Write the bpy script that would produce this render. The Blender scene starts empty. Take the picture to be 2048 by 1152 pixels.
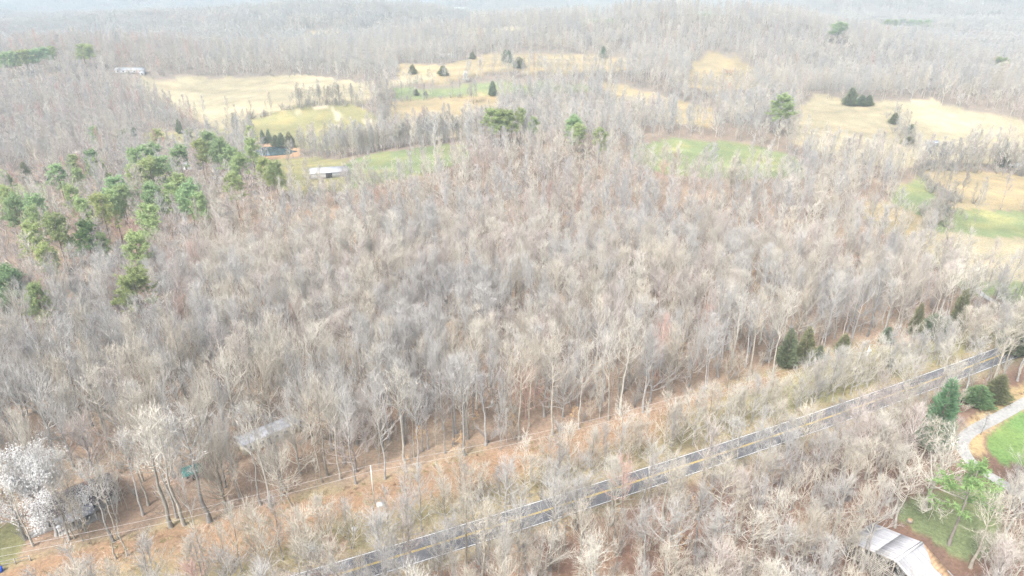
import bpy, math, random
import numpy as np
from mathutils import Vector, Matrix

R = math.radians
random.seed(7)
RNG = np.random.default_rng(11)

# ------------------------------------------------------------------ camera, sky, sun, exposure
scene = bpy.context.scene
COL = scene.collection
CAM_H = 105.0
PITCH = R(24.8)
FPX = 1334.0                      # focal length in pixels of a 2048 wide picture
cam_d = bpy.data.cameras.new('camera')
cam_d.sensor_width = 36.0
cam_d.lens = 36.0 * FPX / 2048.0
cam_d.clip_start = 1.0
cam_d.clip_end = 30000.0
cam = bpy.data.objects.new('camera', cam_d)
COL.objects.link(cam)
cam.location = (0, 0, CAM_H)
cam.rotation_euler = (math.pi / 2 - PITCH, 0, 0)
scene.camera = cam

SUN_EL, SUN_AZ = R(52), R(215)     # azimuth clockwise from +Y
world = bpy.data.worlds.new('World')
scene.world = world
world.use_nodes = True
wn = world.node_tree
wn.nodes.clear()
w_out = wn.nodes.new('ShaderNodeOutputWorld')
w_bg = wn.nodes.new('ShaderNodeBackground')
w_sky = wn.nodes.new('ShaderNodeTexSky')
w_sky.sky_type = 'NISHITA'
w_sky.sun_disc = False
w_sky.sun_elevation = SUN_EL
w_sky.sun_rotation = SUN_AZ
w_sky.altitude = 200
w_sky.air_density = 1.0
w_sky.dust_density = 4.0
w_sky.ozone_density = 1.0
w_hs = wn.nodes.new('ShaderNodeHueSaturation')
w_hs.inputs['Saturation'].default_value = 0.38   # thin bright overcast
wn.links.new(w_sky.outputs[0], w_hs.inputs['Color'])
wn.links.new(w_hs.outputs[0], w_bg.inputs['Color'])
w_bg.inputs['Strength'].default_value = 0.13
wn.links.new(w_bg.outputs[0], w_out.inputs['Surface'])

sun_d = bpy.data.lights.new('sun', 'SUN')
sun_d.energy = 1.5
sun_d.angle = R(14)
sun_d.color = (1.0, 0.97, 0.93)
sun = bpy.data.objects.new('sun', sun_d)
COL.objects.link(sun)
sun.rotation_euler = (math.pi / 2 - SUN_EL, 0, math.pi - SUN_AZ)

scene.view_settings.view_transform = 'Standard'
scene.view_settings.look = 'None'
scene.view_settings.gamma = 1.0
scene.view_settings.use_curve_mapping = False
scene.view_settings.exposure = 1.70
scene.render.engine = 'CYCLES'
cy = scene.cycles
cy.max_bounces = 3
cy.diffuse_bounces = 2
cy.volume_bounces = 1
cy.transparent_max_bounces = 4
cy.use_denoising = True
cy.denoiser = 'OPENIMAGEDENOISE'
cy.denoising_input_passes = 'RGB_ALBEDO_NORMAL'
cy.denoising_prefilter = 'NONE'
cy.use_adaptive_sampling = True
cy.adaptive_threshold = 0.02
cy.adaptive_min_samples = 24
HAZE_DENSITY = 0.00035

# ------------------------------------------------------------------ noise, terrain
def _hash(ix, iy, seed):
    n = (ix.astype(np.int64) * 374761393 + iy.astype(np.int64) * 668265263 + seed * 1442695041) & 0x7fffffff
    n = ((n ^ (n >> 13)) * 1274126177) & 0x7fffffff
    n = n ^ (n >> 16)
    return (n & 0xffff) / 32767.5 - 1.0

def vnoise(x, y, s, seed=0):
    x = np.asarray(x, float) / s; y = np.asarray(y, float) / s
    ix = np.floor(x); iy = np.floor(y)
    fx = x - ix; fy = y - iy
    ux = fx * fx * fx * (fx * (fx * 6 - 15) + 10); uy = fy * fy * fy * (fy * (fy * 6 - 15) + 10)
    a = _hash(ix, iy, seed); b = _hash(ix + 1, iy, seed); c = _hash(ix, iy + 1, seed); d = _hash(ix + 1, iy + 1, seed)
    return (a * (1 - ux) + b * ux) * (1 - uy) + (c * (1 - ux) + d * ux) * uy

def sstep(a, b, x):
    t = np.clip((np.asarray(x, float) - a) / (b - a), 0, 1)
    return t * t * (3 - 2 * t)

CP, SP = math.cos(PITCH), math.sin(PITCH)
def ray(px, py):
    xc = (np.asarray(px, float) - 1024) / FPX
    yc = -(np.asarray(py, float) - 576) / FPX
    d = np.stack([xc, CP + yc * SP, -SP + yc * CP], -1)
    return d

def flat(px, py, z=0.0):
    d = ray(px, py)
    t = (z - CAM_H) / d[..., 2]
    return np.stack([d[..., 0] * t, d[..., 1] * t], -1)

# road centre line, traced where the yellow line runs
_rc = flat(np.array([680, 1022, 1193, 1380, 1553, 1693, 1837, 1902, 2019]), np.array([1148, 1043, 988, 929, 870, 822, 771, 748, 703]))
def _extend(p, n0, n1):
    d0 = p[0] - p[2]; d0 /= np.linalg.norm(d0)
    d1 = p[-1] - p[-4]; d1 /= np.linalg.norm(d1)
    return np.vstack([p[0] + d0 * n0, p, p[-1] + d1 * n1])
# road as y(x) smoothed with a cubic
_pc = np.polyfit(_rc[:, 0], _rc[:, 1], 2)
def road_y(x):
    x = np.asarray(x, float)
    xa = np.clip(x, _rc[0, 0], _rc[-1, 0])
    y = np.polyval(_pc, xa)
    sl = np.polyval(np.polyder(_pc), xa)
    return y + sl * (x - xa)
def road_slope(x):
    return np.polyval(np.polyder(_pc), np.clip(x, _rc[0, 0], _rc[-1, 0]))
def road_s(x, y):
    """signed distance from the road's centre line, positive on the far side"""
    sl = road_slope(x)
    return (y - road_y(x)) / np.sqrt(1 + sl * sl)

BUMPS = []
def bump(px, py, amp, rx, ry=None):
    p = flat(px, py)
    BUMPS.append((p[0], p[1], amp, rx, ry or rx))
bump(480, 158, 12, 190, 120)
bump(480, 245, -7, 140, 60)
bump(90, 175, 17, 210, 110)
bump(640, 220, 7, 110, 70)
bump(560, 300, -6, 110, 45)
bump(960, 172, 15, 190, 110)
bump(870, 265, -4, 110, 50)
bump(1080, 115, 22, 330, 150)
bump(1270, 178, 10, 150, 90)
bump(1440, 118, 22, 190, 140)
bump(1800, 215, 12, 230, 90)
bump(1430, 285, 7, 120, 45)
bump(870, 298, 5, 90, 40)
bump(1150, 330, 5, 190, 80)
bump(640, 70, 18, 240, 160)
bump(960, 62, 16, 300, 160)
bump(1960, 45, 18, 350, 200)
bump(1180, 40, 18, 300, 200)
bump(1420, 28, 22, 320, 240)

def height(x, y):
    x = np.asarray(x, float); y = np.asarray(y, float)
    r = np.hypot(x, y)
    s = np.abs(road_s(x, y))
    near = sstep(10, 45, s)
    h = near * (1.1 * vnoise(x, y, 70, 1) + 0.5 * vnoise(x, y, 31, 2))
    w1 = sstep(330, 800, r)
    w2 = sstep(900, 2200, r)
    w3 = sstep(2200, 5000, r)
    h = h + w1 * 15.0 * vnoise(x, y, 250, 3) + w1 * 3.0 * vnoise(x, y, 120, 4)
    h = h + w2 * (34 * vnoise(x, y, 480, 5) + 7 * vnoise(x, y, 230, 6))
    h = h + w3 * (20 * vnoise(x, y, 1200, 8) - 2)
    for bx, by, a, rx, ry in BUMPS:
        h = h + 1.7 * a * np.exp(-((x - bx) / rx) ** 2 - ((y - by) / ry) ** 2)
    return h

def hgt(x, y):
    return float(height(np.array([x]), np.array([y]))[0])

def unproj(px, py, lift=0.0):
    """pixels of the photograph -> points on the terrain (raised by lift)"""
    px = np.atleast_1d(np.asarray(px, float)); py = np.atleast_1d(np.asarray(py, float))
    d = ray(px, py)
    tz = np.geomspace(40, 11000, 900)
    out = np.zeros((len(px), 3))
    for i in range(len(px)):
        P = d[i][None, :] * tz[:, None]
        z = P[:, 2] + CAM_H
        g = height(P[:, 0], P[:, 1]) + lift
        below = np.nonzero(z < g)[0]
        if len(below) == 0:
            k = len(tz) - 1; t = tz[k]
        else:
            k = max(below[0], 1)
            a, b = (z - g)[k - 1], (z - g)[k]
            t = tz[k - 1] + (tz[k] - tz[k - 1]) * a / (a - b + 1e-9)
        out[i] = (d[i][0] * t, d[i][1] * t, 0)
        out[i, 2] = hgt(out[i, 0], out[i, 1])
    return out

def project(x, y, z):
    dx, dy, dz = np.asarray(x, float), np.asarray(y, float), np.asarray(z, float) - CAM_H
    depth = dy * CP - dz * SP
    up = dy * SP + dz * CP
    return 1024 + FPX * dx / depth, 576 - FPX * up / depth, depth

def inside(poly, x, y):
    """vectorised point in polygon"""
    x = np.asarray(x, float); y = np.asarray(y, float)
    res = np.zeros(x.shape, bool)
    lo = poly.min(0); hi = poly.max(0)
    m = (x >= lo[0]) & (x <= hi[0]) & (y >= lo[1]) & (y <= hi[1])
    if not m.any():
        return res
    xs, ys = x[m], y[m]
    c = np.zeros(xs.shape, bool)
    q = np.roll(poly, 1, 0)
    for (x1, y1), (x0, y0) in zip(poly, q):
        if y1 == y0:
            continue
        k = ((y1 > ys) != (y0 > ys)) & (xs < (x0 - x1) * (ys - y1) / (y0 - y1) + x1)
        c ^= k
    res[m] = c
    return res

def px_poly(pts, step=14):
    out = []
    n = len(pts)
    for i in range(n):
        a = np.array(pts[i], float); b = np.array(pts[(i + 1) % n], float)
        m = max(1, int(np.hypot(*(b - a)) / step))
        for k in range(m):
            out.append(a + (b - a) * k / m)
    out = np.array(out)
    return unproj(out[:, 0], out[:, 1])[:, :2]

# ------------------------------------------------------------------ helpers: objects and meshes
def link(o, parent=None):
    COL.objects.link(o)
    if parent is not None:
        o.parent = parent
    return o

def mesh_np(name, verts, faces, mats=(), smooth=False, fmat=None):
    """faces: list of integer arrays (n,3) or (n,4)"""
    me = bpy.data.meshes.new(name)
    verts = np.asarray(verts, np.float32)
    me.vertices.add(len(verts))
    me.vertices.foreach_set('co', verts.ravel())
    faces = [np.asarray(f, np.int32) for f in faces if len(f)]
    tot = np.concatenate([np.full(len(f), f.shape[1], np.int32) for f in faces])
    loops = np.concatenate([f.ravel() for f in faces])
    start = np.concatenate([[0], np.cumsum(tot)[:-1]]).astype(np.int32)
    me.loops.add(len(loops)); me.loops.foreach_set('vertex_index', loops)
    me.polygons.add(len(tot))
    me.polygons.foreach_set('loop_start', start)
    if fmat is not None:
        me.polygons.foreach_set('material_index', np.asarray(fmat, np.int32))
    if smooth:
        me.polygons.foreach_set('use_smooth', np.ones(len(tot), bool))
    for m in mats:
        me.materials.append(m)
    me.update(calc_edges=True)
    me.validate()
    return me

def mobj(name, verts, faces, mat, parent=None, smooth=False):
    return link(bpy.data.objects.new(name, mesh_np(name, verts, faces, [mat] if mat else [], smooth)), parent)

def tag(o, label, cat, group=None):
    o['label'] = label; o['category'] = cat
    if group:
        o['group'] = group
    return o

def empty(name, loc, rz=0.0):
    o = bpy.data.objects.new(name, None)
    o.empty_display_size = 0.5
    COL.objects.link(o)
    o.location = loc; o.rotation_euler = (0, 0, rz)
    return o

class MB:
    """collects simple solids into one mesh"""
    def __init__(self):
        self.v = []; self.q = []; self.t = []
    def box(self, x0, x1, y0, y1, z0, z1):
        b = len(self.v)
        self.v += [(x0, y0, z0), (x1, y0, z0), (x1, y1, z0), (x0, y1, z0), (x0, y0, z1), (x1, y0, z1), (x1, y1, z1), (x0, y1, z1)]
        self.q += [[b + i for i in f] for f in ((0, 3, 2, 1), (4, 5, 6, 7), (0, 1, 5, 4), (1, 2, 6, 5), (2, 3, 7, 6), (3, 0, 4, 7))]
        return self
    def hexa(self, pts):
        b = len(self.v)
        self.v += [tuple(p) for p in pts]
        self.q += [[b + i for i in f] for f in ((0, 3, 2, 1), (4, 5, 6, 7), (0, 1, 5, 4), (1, 2, 6, 5), (2, 3, 7, 6), (3, 0, 4, 7))]
        return self
    def prism(self, prof, y0, y1):
        """closed profile of (x,z) extruded along y"""
        n = len(prof); b = len(self.v)
        self.v += [(x, y0, z) for x, z in prof] + [(x, y1, z) for x, z in prof]
        for i in range(n):
            j = (i + 1) % n
            self.q.append([b + i, b + j, b + n + j, b + n + i])
        for i in range(1, n - 1):
            self.t.append([b, b + i + 1, b + i]); self.t.append([b + n, b + n + i, b + n + i + 1])
        return self
    def tube(self, p0, p1, r0, r1, n=8, cap=True):
        p0 = Vector(p0); p1 = Vector(p1); d = (p1 - p0).normalized()
        u = d.cross(Vector((0.3, 0.9, 0.2))).normalized(); w = d.cross(u)
        b = len(self.v)
        for p, r in ((p0, r0), (p1, r1)):
            for k in range(n):
                a = 2 * math.pi * k / n
                self.v.append(tuple(p + (u * math.cos(a) + w * math.sin(a)) * r))
        for k in range(n):
            j = (k + 1) % n
            self.q.append([b + k, b + j, b + n + j, b + n + k])
        if cap:
            for k in range(1, n - 1):
                self.t.append([b, b + k + 1, b + k]); self.t.append([b + n, b + n + k, b + n + k + 1])
        return self
    def build(self, name, mat, parent=None, smooth=False):
        return mobj(name, np.array(self.v), [np.array(self.q).reshape(-1, 4), np.array(self.t).reshape(-1, 3)], mat, parent, smooth)

# ------------------------------------------------------------------ materials
def mat_new(name, rough=0.85, spec=0.2):
    m = bpy.data.materials.new(name); m.use_nodes = True
    nt = m.node_tree; b = nt.nodes['Principled BSDF']
    b.inputs['Roughness'].default_value = rough
    b.inputs['Specular IOR Level'].default_value = spec
    return m, nt, b

def N(nt, t, **kw):
    n = nt.nodes.new(t)
    for k, v in kw.items():
        setattr(n, k, v)
    return n

def noise_node(nt, scale, detail=4, coord='Object', rough=0.6, vec=None):
    n = N(nt, 'ShaderNodeTexNoise')
    n.inputs['Scale'].default_value = scale; n.inputs['Detail'].default_value = detail; n.inputs['Roughness'].default_value = rough
    if vec is None:
        tc = N(nt, 'ShaderNodeTexCoord'); vec = tc.outputs[coord]
    nt.links.new(vec, n.inputs['Vector'])
    return n

def ramp(nt, fac, stops):
    r = N(nt, 'ShaderNodeValToRGB')
    e = r.color_ramp.elements
    while len(e) < len(stops):
        e.new(0.5)
    for el, (p, c) in zip(e, stops):
        el.position = p; el.color = (*c, 1) if len(c) == 3 else c
    nt.links.new(fac, r.inputs['Fac'])
    return r

def mixc(nt, blend, fac, a, b):
    m = N(nt, 'ShaderNodeMix', data_type='RGBA', blend_type=blend)
    for s, v in ((0, fac), (6, a), (7, b)):
        if isinstance(v, (int, float)):
            m.inputs[s].default_value = v
        elif isinstance(v, tuple):
            m.inputs[s].default_value = (*v, 1)
        else:
            nt.links.new(v, m.inputs[s])
    return m.outputs[2]

def mat_noise(name, c0, c1, scale=3.0, rough=0.85, spec=0.2, bump=0.0, detail=5, metal=0.0):
    m, nt, b = mat_new(name, rough, spec)
    n = noise_node(nt, scale, detail)
    r = ramp(nt, n.outputs['Fac'], [(0.3, c0), (0.7, c1)])
    nt.links.new(r.outputs[0], b.inputs['Base Color'])
    b.inputs['Metallic'].default_value = metal
    if bump:
        bp = N(nt, 'ShaderNodeBump'); bp.inputs['Strength'].default_value = bump; bp.inputs['Distance'].default_value = 0.05
        nt.links.new(n.outputs['Fac'], bp.inputs['Height']); nt.links.new(bp.outputs[0], b.inputs['Normal'])
    return m

def mat_tinted(name, lo, hi, scale, rough=0.9, trans=0.0):
    """colour from the tree's own tint (custom property or instance attribute) with fine variation"""
    m, nt, b = mat_new(name, rough, 0.1)
    at = N(nt, 'ShaderNodeAttribute', attribute_type='INSTANCER', attribute_name='tint')
    n = noise_node(nt, scale, 3)
    r = ramp(nt, n.outputs['Fac'], [(0.3, (lo, lo, lo)), (0.7, (hi, hi, hi))])
    c = mixc(nt, 'MULTIPLY', 1.0, at.outputs['Color'], r.outputs[0])
    nt.links.new(c, b.inputs['Base Color'])
    if trans:
        tr = N(nt, 'ShaderNodeBsdfTranslucent'); mx = N(nt, 'ShaderNodeMixShader'); mx.inputs[0].default_value = trans
        nt.links.new(c, tr.inputs['Color']); nt.links.new(b.outputs[0], mx.inputs[1]); nt.links.new(tr.outputs[0], mx.inputs[2])
        nt.links.new(mx.outputs[0], nt.nodes['Material Output'].inputs['Surface'])
    return m

M = {}
M['bark'] = mat_tinted('bark', 0.62, 1.0, 0.7)
M['twig'] = mat_tinted('twigs', 0.85, 1.12, 0.5)
M['needles'] = mat_tinted('needles', 0.75, 1.25, 0.9, 0.7, 0.4)
M['blossom'] = mat_noise('blossom', (0.62, 0.61, 0.59), (0.74, 0.73, 0.71), 2.0)
M['dry_leaf'] = mat_noise('dry_leaf', (0.42, 0.27, 0.14), (0.58, 0.42, 0.25), 1.0)

# ground: the vertex colour says what grows or lies there, noise gives the leaves and tufts
m, nt, b = mat_new('ground', 0.95, 0.05)
vc = N(nt, 'ShaderNodeVertexColor', layer_name='gcol')
tc = N(nt, 'ShaderNodeTexCoord')
n1 = noise_node(nt, 1.3, 6, vec=tc.outputs['Object'], rough=0.75)
n2 = noise_node(nt, 0.12, 4, vec=tc.outputs['Object'])
n3 = noise_node(nt, 4.5, 3, vec=tc.outputs['Object'])
r1 = ramp(nt, n1.outputs['Fac'], [(0.28, (0.62, 0.60, 0.58)), (0.5, (0.98, 0.98, 0.98)), (0.74, (1.42, 1.40, 1.36))])
r2 = ramp(nt, n2.outputs['Fac'], [(0.3, (0.84, 0.87, 0.88)), (0.7, (1.14, 1.10, 1.06))])
r3 = ramp(nt, n3.outputs['Fac'], [(0.35, (0.88, 0.88, 0.9)), (0.66, (1.1, 1.1, 1.08)), (0.74, (1.5, 1.5, 1.45))])
c = mixc(nt, 'MULTIPLY', 1.0, vc.outputs['Color'], r1.outputs[0])
c = mixc(nt, 'MULTIPLY', 1.0, c, r2.outputs[0])
c = mixc(nt, 'MULTIPLY', 1.0, c, r3.outputs[0])
nt.links.new(c, b.inputs['Base Color'])
bp = N(nt, 'ShaderNodeBump'); bp.inputs['Strength'].default_value = 0.5; bp.inputs['Distance'].default_value = 0.25
nt.links.new(n1.outputs['Fac'], bp.inputs['Height']); nt.links.new(bp.outputs[0], b.inputs['Normal'])
M['ground'] = m

m, nt, b = mat_new('asphalt', 0.85, 0.3)
n1 = noise_node(nt, 0.25, 5); n2 = noise_node(nt, 6.0, 3)
r1 = ramp(nt, n1.outputs['Fac'], [(0.25, (0.085, 0.085, 0.095)), (0.5, (0.13, 0.13, 0.138)), (0.75, (0.19, 0.188, 0.19))])
r2 = ramp(nt, n2.outputs['Fac'], [(0.3, (0.8, 0.8, 0.8)), (0.7, (1.15, 1.15, 1.15))])
nt.links.new(mixc(nt, 'MULTIPLY', 1.0, r1.outputs[0], r2.outputs[0]), b.inputs['Base Color'])
M['asphalt'] = m
M['line_white'] = mat_noise('line_white', (0.62, 0.62, 0.60), (0.82, 0.82, 0.80), 1.2, 0.7)
M['line_yellow'] = mat_noise('line_yellow', (0.50, 0.36, 0.10), (0.72, 0.52, 0.12), 1.2, 0.7)
M['gravel'] = mat_noise('gravel', (0.27, 0.265, 0.25), (0.38, 0.375, 0.36), 1.2, 0.95, bump=0.4)
m, nt, b = mat_new('pond_water', 0.06, 0.5)
b.inputs['Base Color'].default_value = (0.05, 0.075, 0.08, 1); b.inputs['IOR'].default_value = 1.33
n1 = noise_node(nt, 0.8, 3)
bp = N(nt, 'ShaderNodeBump'); bp.inputs['Strength'].default_value = 0.05; nt.links.new(n1.outputs['Fac'], bp.inputs['Height']); nt.links.new(bp.outputs[0], b.inputs['Normal'])
M['water'] = m
M['pole_wood'] = mat_noise('pole_wood', (0.45, 0.41, 0.36), (0.66, 0.62, 0.56), 2.0)
M['old_wood'] = mat_noise('old_wood', (0.20, 0.17, 0.14), (0.36, 0.31, 0.26), 3.0)
M['dark_wood'] = mat_noise('dark_wood', (0.035, 0.03, 0.027), (0.09, 0.075, 0.065), 3.0)
M['pale_wood'] = mat_noise('pale_wood', (0.30, 0.28, 0.26), (0.44, 0.42, 0.39), 3.0)
M['metal_grey'] = mat_noise('metal_grey', (0.42, 0.43, 0.44), (0.55, 0.56, 0.57), 2.0, 0.5, 0.4)
M['white_paint'] = mat_noise('white_paint', (0.58, 0.58, 0.57), (0.72, 0.72, 0.71), 1.0, 0.6)
M['cream_siding'] = mat_noise('cream_siding', (0.60, 0.55, 0.43), (0.72, 0.67, 0.54), 1.0, 0.6)
M['grey_siding'] = mat_noise('grey_siding', (0.36, 0.36, 0.36), (0.48, 0.48, 0.47), 1.0, 0.7)
M['brick'] = mat_noise('brick_wall', (0.30, 0.17, 0.13), (0.42, 0.27, 0.21), 6.0)
M['pink_wall'] = mat_noise('pink_wall', (0.42, 0.33, 0.30), (0.54, 0.45, 0.41), 2.0)
M['shingle_dark'] = mat_noise('shingle_dark', (0.07, 0.06, 0.065), (0.14, 0.12, 0.125), 2.5)
M['shingle_grey'] = mat_noise('shingle_grey', (0.30, 0.31, 0.34), (0.44, 0.45, 0.49), 0.7)
M['roof_pale'] = mat_noise('roof_pale', (0.32, 0.33, 0.34), (0.44, 0.45, 0.46), 0.4, 0.5, 0.4)
M['roof_teal'] = mat_noise('roof_teal', (0.02, 0.14, 0.13), (0.04, 0.21, 0.19), 1.0, 0.5, 0.3)
M['glass'] = mat_noise('window_glass', (0.03, 0.035, 0.04), (0.06, 0.07, 0.08), 1.0, 0.1, 0.5)
M['wire'] = mat_noise('wire', (0.50, 0.50, 0.50), (0.62, 0.62, 0.62), 1.0, 0.5)
M['blue'] = mat_noise('blue_plastic', (0.03, 0.08, 0.45), (0.05, 0.13, 0.60), 2.0, 0.5)
M['tyre'] = mat_noise('tyre', (0.02, 0.02, 0.02), (0.04, 0.04, 0.04), 4.0)
M['rust'] = mat_noise('rust', (0.30, 0.19, 0.11), (0.42, 0.29, 0.18), 1.5)
m, nt, b = mat_new('sheet_metal', 0.5, 0.35)
n1 = noise_node(nt, 0.35, 5); n2 = noise_node(nt, 2.0, 4)
oi = N(nt, 'ShaderNodeObjectInfo')
r1 = ramp(nt, n1.outputs['Fac'], [(0.25, (0.36, 0.355, 0.365)), (0.5, (0.46, 0.46, 0.475)), (0.75, (0.56, 0.56, 0.575))])
r2 = ramp(nt, oi.outputs['Random'], [(0.0, (0.86, 0.85, 0.86)), (1.0, (1.05, 1.05, 1.05))])
r3 = ramp(nt, n2.outputs['Fac'], [(0.58, (1, 1, 1)), (0.8, (0.85, 0.76, 0.68))])
nt.links.new(mixc(nt, 'MULTIPLY', 1.0, mixc(nt, 'MULTIPLY', 1.0, r1.outputs[0], r2.outputs[0]), r3.outputs[0]), b.inputs['Base Color'])
M['sheet_metal'] = m

# ------------------------------------------------------------------ open land (polygons traced in the photograph, carried onto the terrain)
LITTER = (0.25, 0.182, 0.135)
TAN = (0.30, 0.245, 0.15)
PALE = (0.315, 0.275, 0.185)
OLIVE = (0.24, 0.225, 0.115)
GREEN = (0.18, 0.212, 0.108)
BRIGHT = (0.15, 0.245, 0.085)
FIELDS = [  # name, colour, pixel polygon (lower edges carried on behind the trees in front)
    ('field', PALE, [(270, 160), (300, 151), (420, 153), (620, 151), (700, 162), (780, 176), (720, 208), (600, 236), (500, 262), (440, 262), (370, 235), (300, 192)]),
    ('field', OLIVE, [(488, 246), (560, 223), (640, 209), (700, 211), (760, 238), (755, 268), (720, 288), (640, 302), (600, 298), (500, 288)]),
    ('field', OLIVE, [(270, 268), (370, 262), (480, 264), (480, 300), (380, 310), (262, 306)]),
    ('field', TAN, [(770, 205), (800, 200), (900, 196), (995, 188), (1000, 240), (965, 262), (905, 276), (775, 276), (768, 240)]),
    ('field', GREEN, [(785, 180), (880, 173), (950, 164), (1000, 160), (1150, 164), (1200, 172), (1150, 184), (1000, 188), (900, 196), (795, 200)]),
    ('field', TAN, [(800, 126), (880, 131), (960, 113), (1080, 105), (1150, 109), (1260, 112), (1262, 140), (1100, 146), (1000, 142), (940, 152), (885, 168), (800, 168)]),
    ('field', PALE, [(700, 166), (800, 158), (870, 152), (870, 160), (800, 170), (700, 176)]),
    ('field', TAN, [(1205, 169), (1240, 167), (1290, 180), (1350, 200), (1425, 215), (1425, 258), (1330, 244), (1240, 214)]),
    ('field', TAN, [(1376, 150), (1396, 112), (1430, 108), (1465, 110), (1492, 130), (1525, 152), (1515, 178), (1440, 184), (1370, 178)]),
    ('field', PALE, [(1590, 236), (1622, 184), (1700, 196), (1790, 203), (1860, 197), (1885, 212), (1960, 222), (2048, 243), (2130, 260), (2130, 325), (1950, 325), (1860, 322), (1800, 338), (1680, 318), (1585, 290)]),
    ('field', GREEN, [(1270, 284), (1360, 277), (1450, 283), (1520, 295), (1595, 316), (1615, 356), (1480, 362), (1330, 350), (1260, 316)]),
    ('field', GREEN, [(690, 326), (760, 303), (850, 293), (930, 289), (940, 322), (820, 358), (700, 375)]),
    ('yard', OLIVE, [(512, 328), (560, 318), (620, 316), (700, 318), (690, 326), (700, 380), (600, 390), (520, 362)]),
    ('field', TAN, [(1850, 344), (1950, 342), (2110, 356), (2110, 415), (1990, 420), (1890, 412), (1870, 385)]),
    ('field', GREEN, [(1790, 372), (1850, 350), (1868, 386), (1888, 412), (1990, 421), (2110, 416), (2110, 470), (1990, 470), (1890, 470), (1850, 440), (1780, 405)]),
    ('field', TAN, [(1735, 400), (1780, 405), (1850, 440), (1850, 500), (1790, 480), (1725, 440)]),
    ('field', PALE, [(1850, 442), (1890, 470), (1990, 470), (2110, 470), (2110, 560), (2000, 560), (1930, 560), (1850, 520)]),
    ('field', GREEN, [(1880, 540), (1930, 561), (2000, 561), (2110, 561), (2110, 690), (2060, 640), (2004, 600), (1950, 600)]),
    ('field', GREEN, [(-30, 372), (95, 366), (98, 398), (-30, 405)]),
    ('field', TAN, [(592, 76), (620, 68), (650, 64), (684, 67), (682, 80), (640, 84), (600, 86)]),
    ('field', PALE, [(860, 62), (960, 56), (1048, 53), (1050, 62), (960, 67), (870, 67)]),
    ('field', GREEN, [(1140, 36), (1210, 35), (1230, 42), (1150, 44)]),
    ('field', PALE, [(1240, 20), (1275, 19), (1290, 30), (1245, 30)]),
    ('field', GREEN, [(1310, 18), (1360, 16), (1370, 26), (1300, 26)]),
    ('field', GREEN, [(1390, 22), (1440, 21), (1450, 32), (1395, 33)]),
    ('field', PALE, [(1910, 48), (1940, 42), (1998, 39), (2000, 48), (1950, 52)]),
    ('field', PALE, [(1905, 6), (2000, 3), (2000, 9), (1910, 11)]),
    ('field', GREEN, [(-20, 24), (45, 21), (45, 31), (-20, 33)]),
    ('lawn', BRIGHT, [(1962, 872), (2000, 845), (2062, 812), (2130, 780), (2130, 930), (2050, 936), (1995, 922), (1970, 896)]),
    ('lawn', GREEN, [(1800, 1010), (1850, 990), (1900, 965), (1980, 968), (2010, 990), (2000, 1050), (1975, 1110), (1925, 1130), (1890, 1100), (1845, 1075), (1806, 1046)]),
    ('lawn', (0.17, 0.165, 0.085), [(-40, 1050), (20, 1045), (45, 1065), (45, 1100), (25, 1135), (-60, 1160)]),
]
FPOLY = [(n, np.array(c), px_poly(p)) for n, c, p in FIELDS]
VERGE = px_poly([(1890, 885), (1925, 850), (1985, 800), (2048, 762), (2130, 715), (2130, 780), (2062, 812), (2000, 845), (1962, 872), (1975, 905), (1940, 915)])
BANK = px_poly([(500, 292), (530, 287), (575, 288), (606, 300), (600, 312), (560, 318), (525, 322), (505, 318)])
POND = px_poly([(511, 298), (532, 293), (570, 294), (594, 301), (578, 307), (540, 311), (514, 311)])
EDGE = unproj(np.array([-200, 60, 342, 420, 770, 930, 1104, 1240, 1497, 1700, 1864, 1974, 2020]), np.array([1230, 1120, 1055, 1043, 960, 913, 871, 832, 763, 694, 667, 645, 632]))[:, :2]
EDGE_S = road_s(EDGE[:, 0], EDGE[:, 1])
def edge_s(x):
    return np.interp(x, EDGE[:, 0], EDGE_S)
X_CLEAR_END = EDGE[-1, 0] + 4

DRIVE_A = unproj(np.array([2140, 2048, 1990, 1945, 1924, 1930, 1955, 2010, 2060, 2130]), np.array([755, 806, 838, 862, 884, 908, 936, 970, 1003, 1050]))[:, :2]
DRIVE_B = unproj(np.array([1948, 1965, 1996, 2040, 2100, 2160]), np.array([572, 590, 608, 637, 676, 705]))[:, :2]
def smooth_line(p, n=8):
    out = []
    q = np.vstack([2 * p[0] - p[1], p, 2 * p[-1] - p[-2]])
    for i in range(1, len(q) - 2):
        for k in range(n):
            t = k / n
            out.append(0.5 * (2 * q[i] + (q[i + 1] - q[i - 1]) * t + (2 * q[i - 1] - 5 * q[i] + 4 * q[i + 1] - q[i + 2]) * t * t + (3 * q[i] - q[i - 1] - 3 * q[i + 1] + q[i + 2]) * t ** 3))
    out.append(p[-1])
    return np.array(out)
DRIVE_A = smooth_line(DRIVE_A); DRIVE_B = smooth_line(DRIVE_B)
def dist_line(line, x, y):
    d = np.full(np.shape(x), 1e9)
    for a, b2 in zip(line[:-1], line[1:]):
        ab = b2 - a; L = ab @ ab + 1e-9
        t = np.clip(((x - a[0]) * ab[0] + (y - a[1]) * ab[1]) / L, 0, 1)
        d = np.minimum(d, np.hypot(x - a[0] - t * ab[0], y - a[1] - t * ab[1]))
    return d

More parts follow.
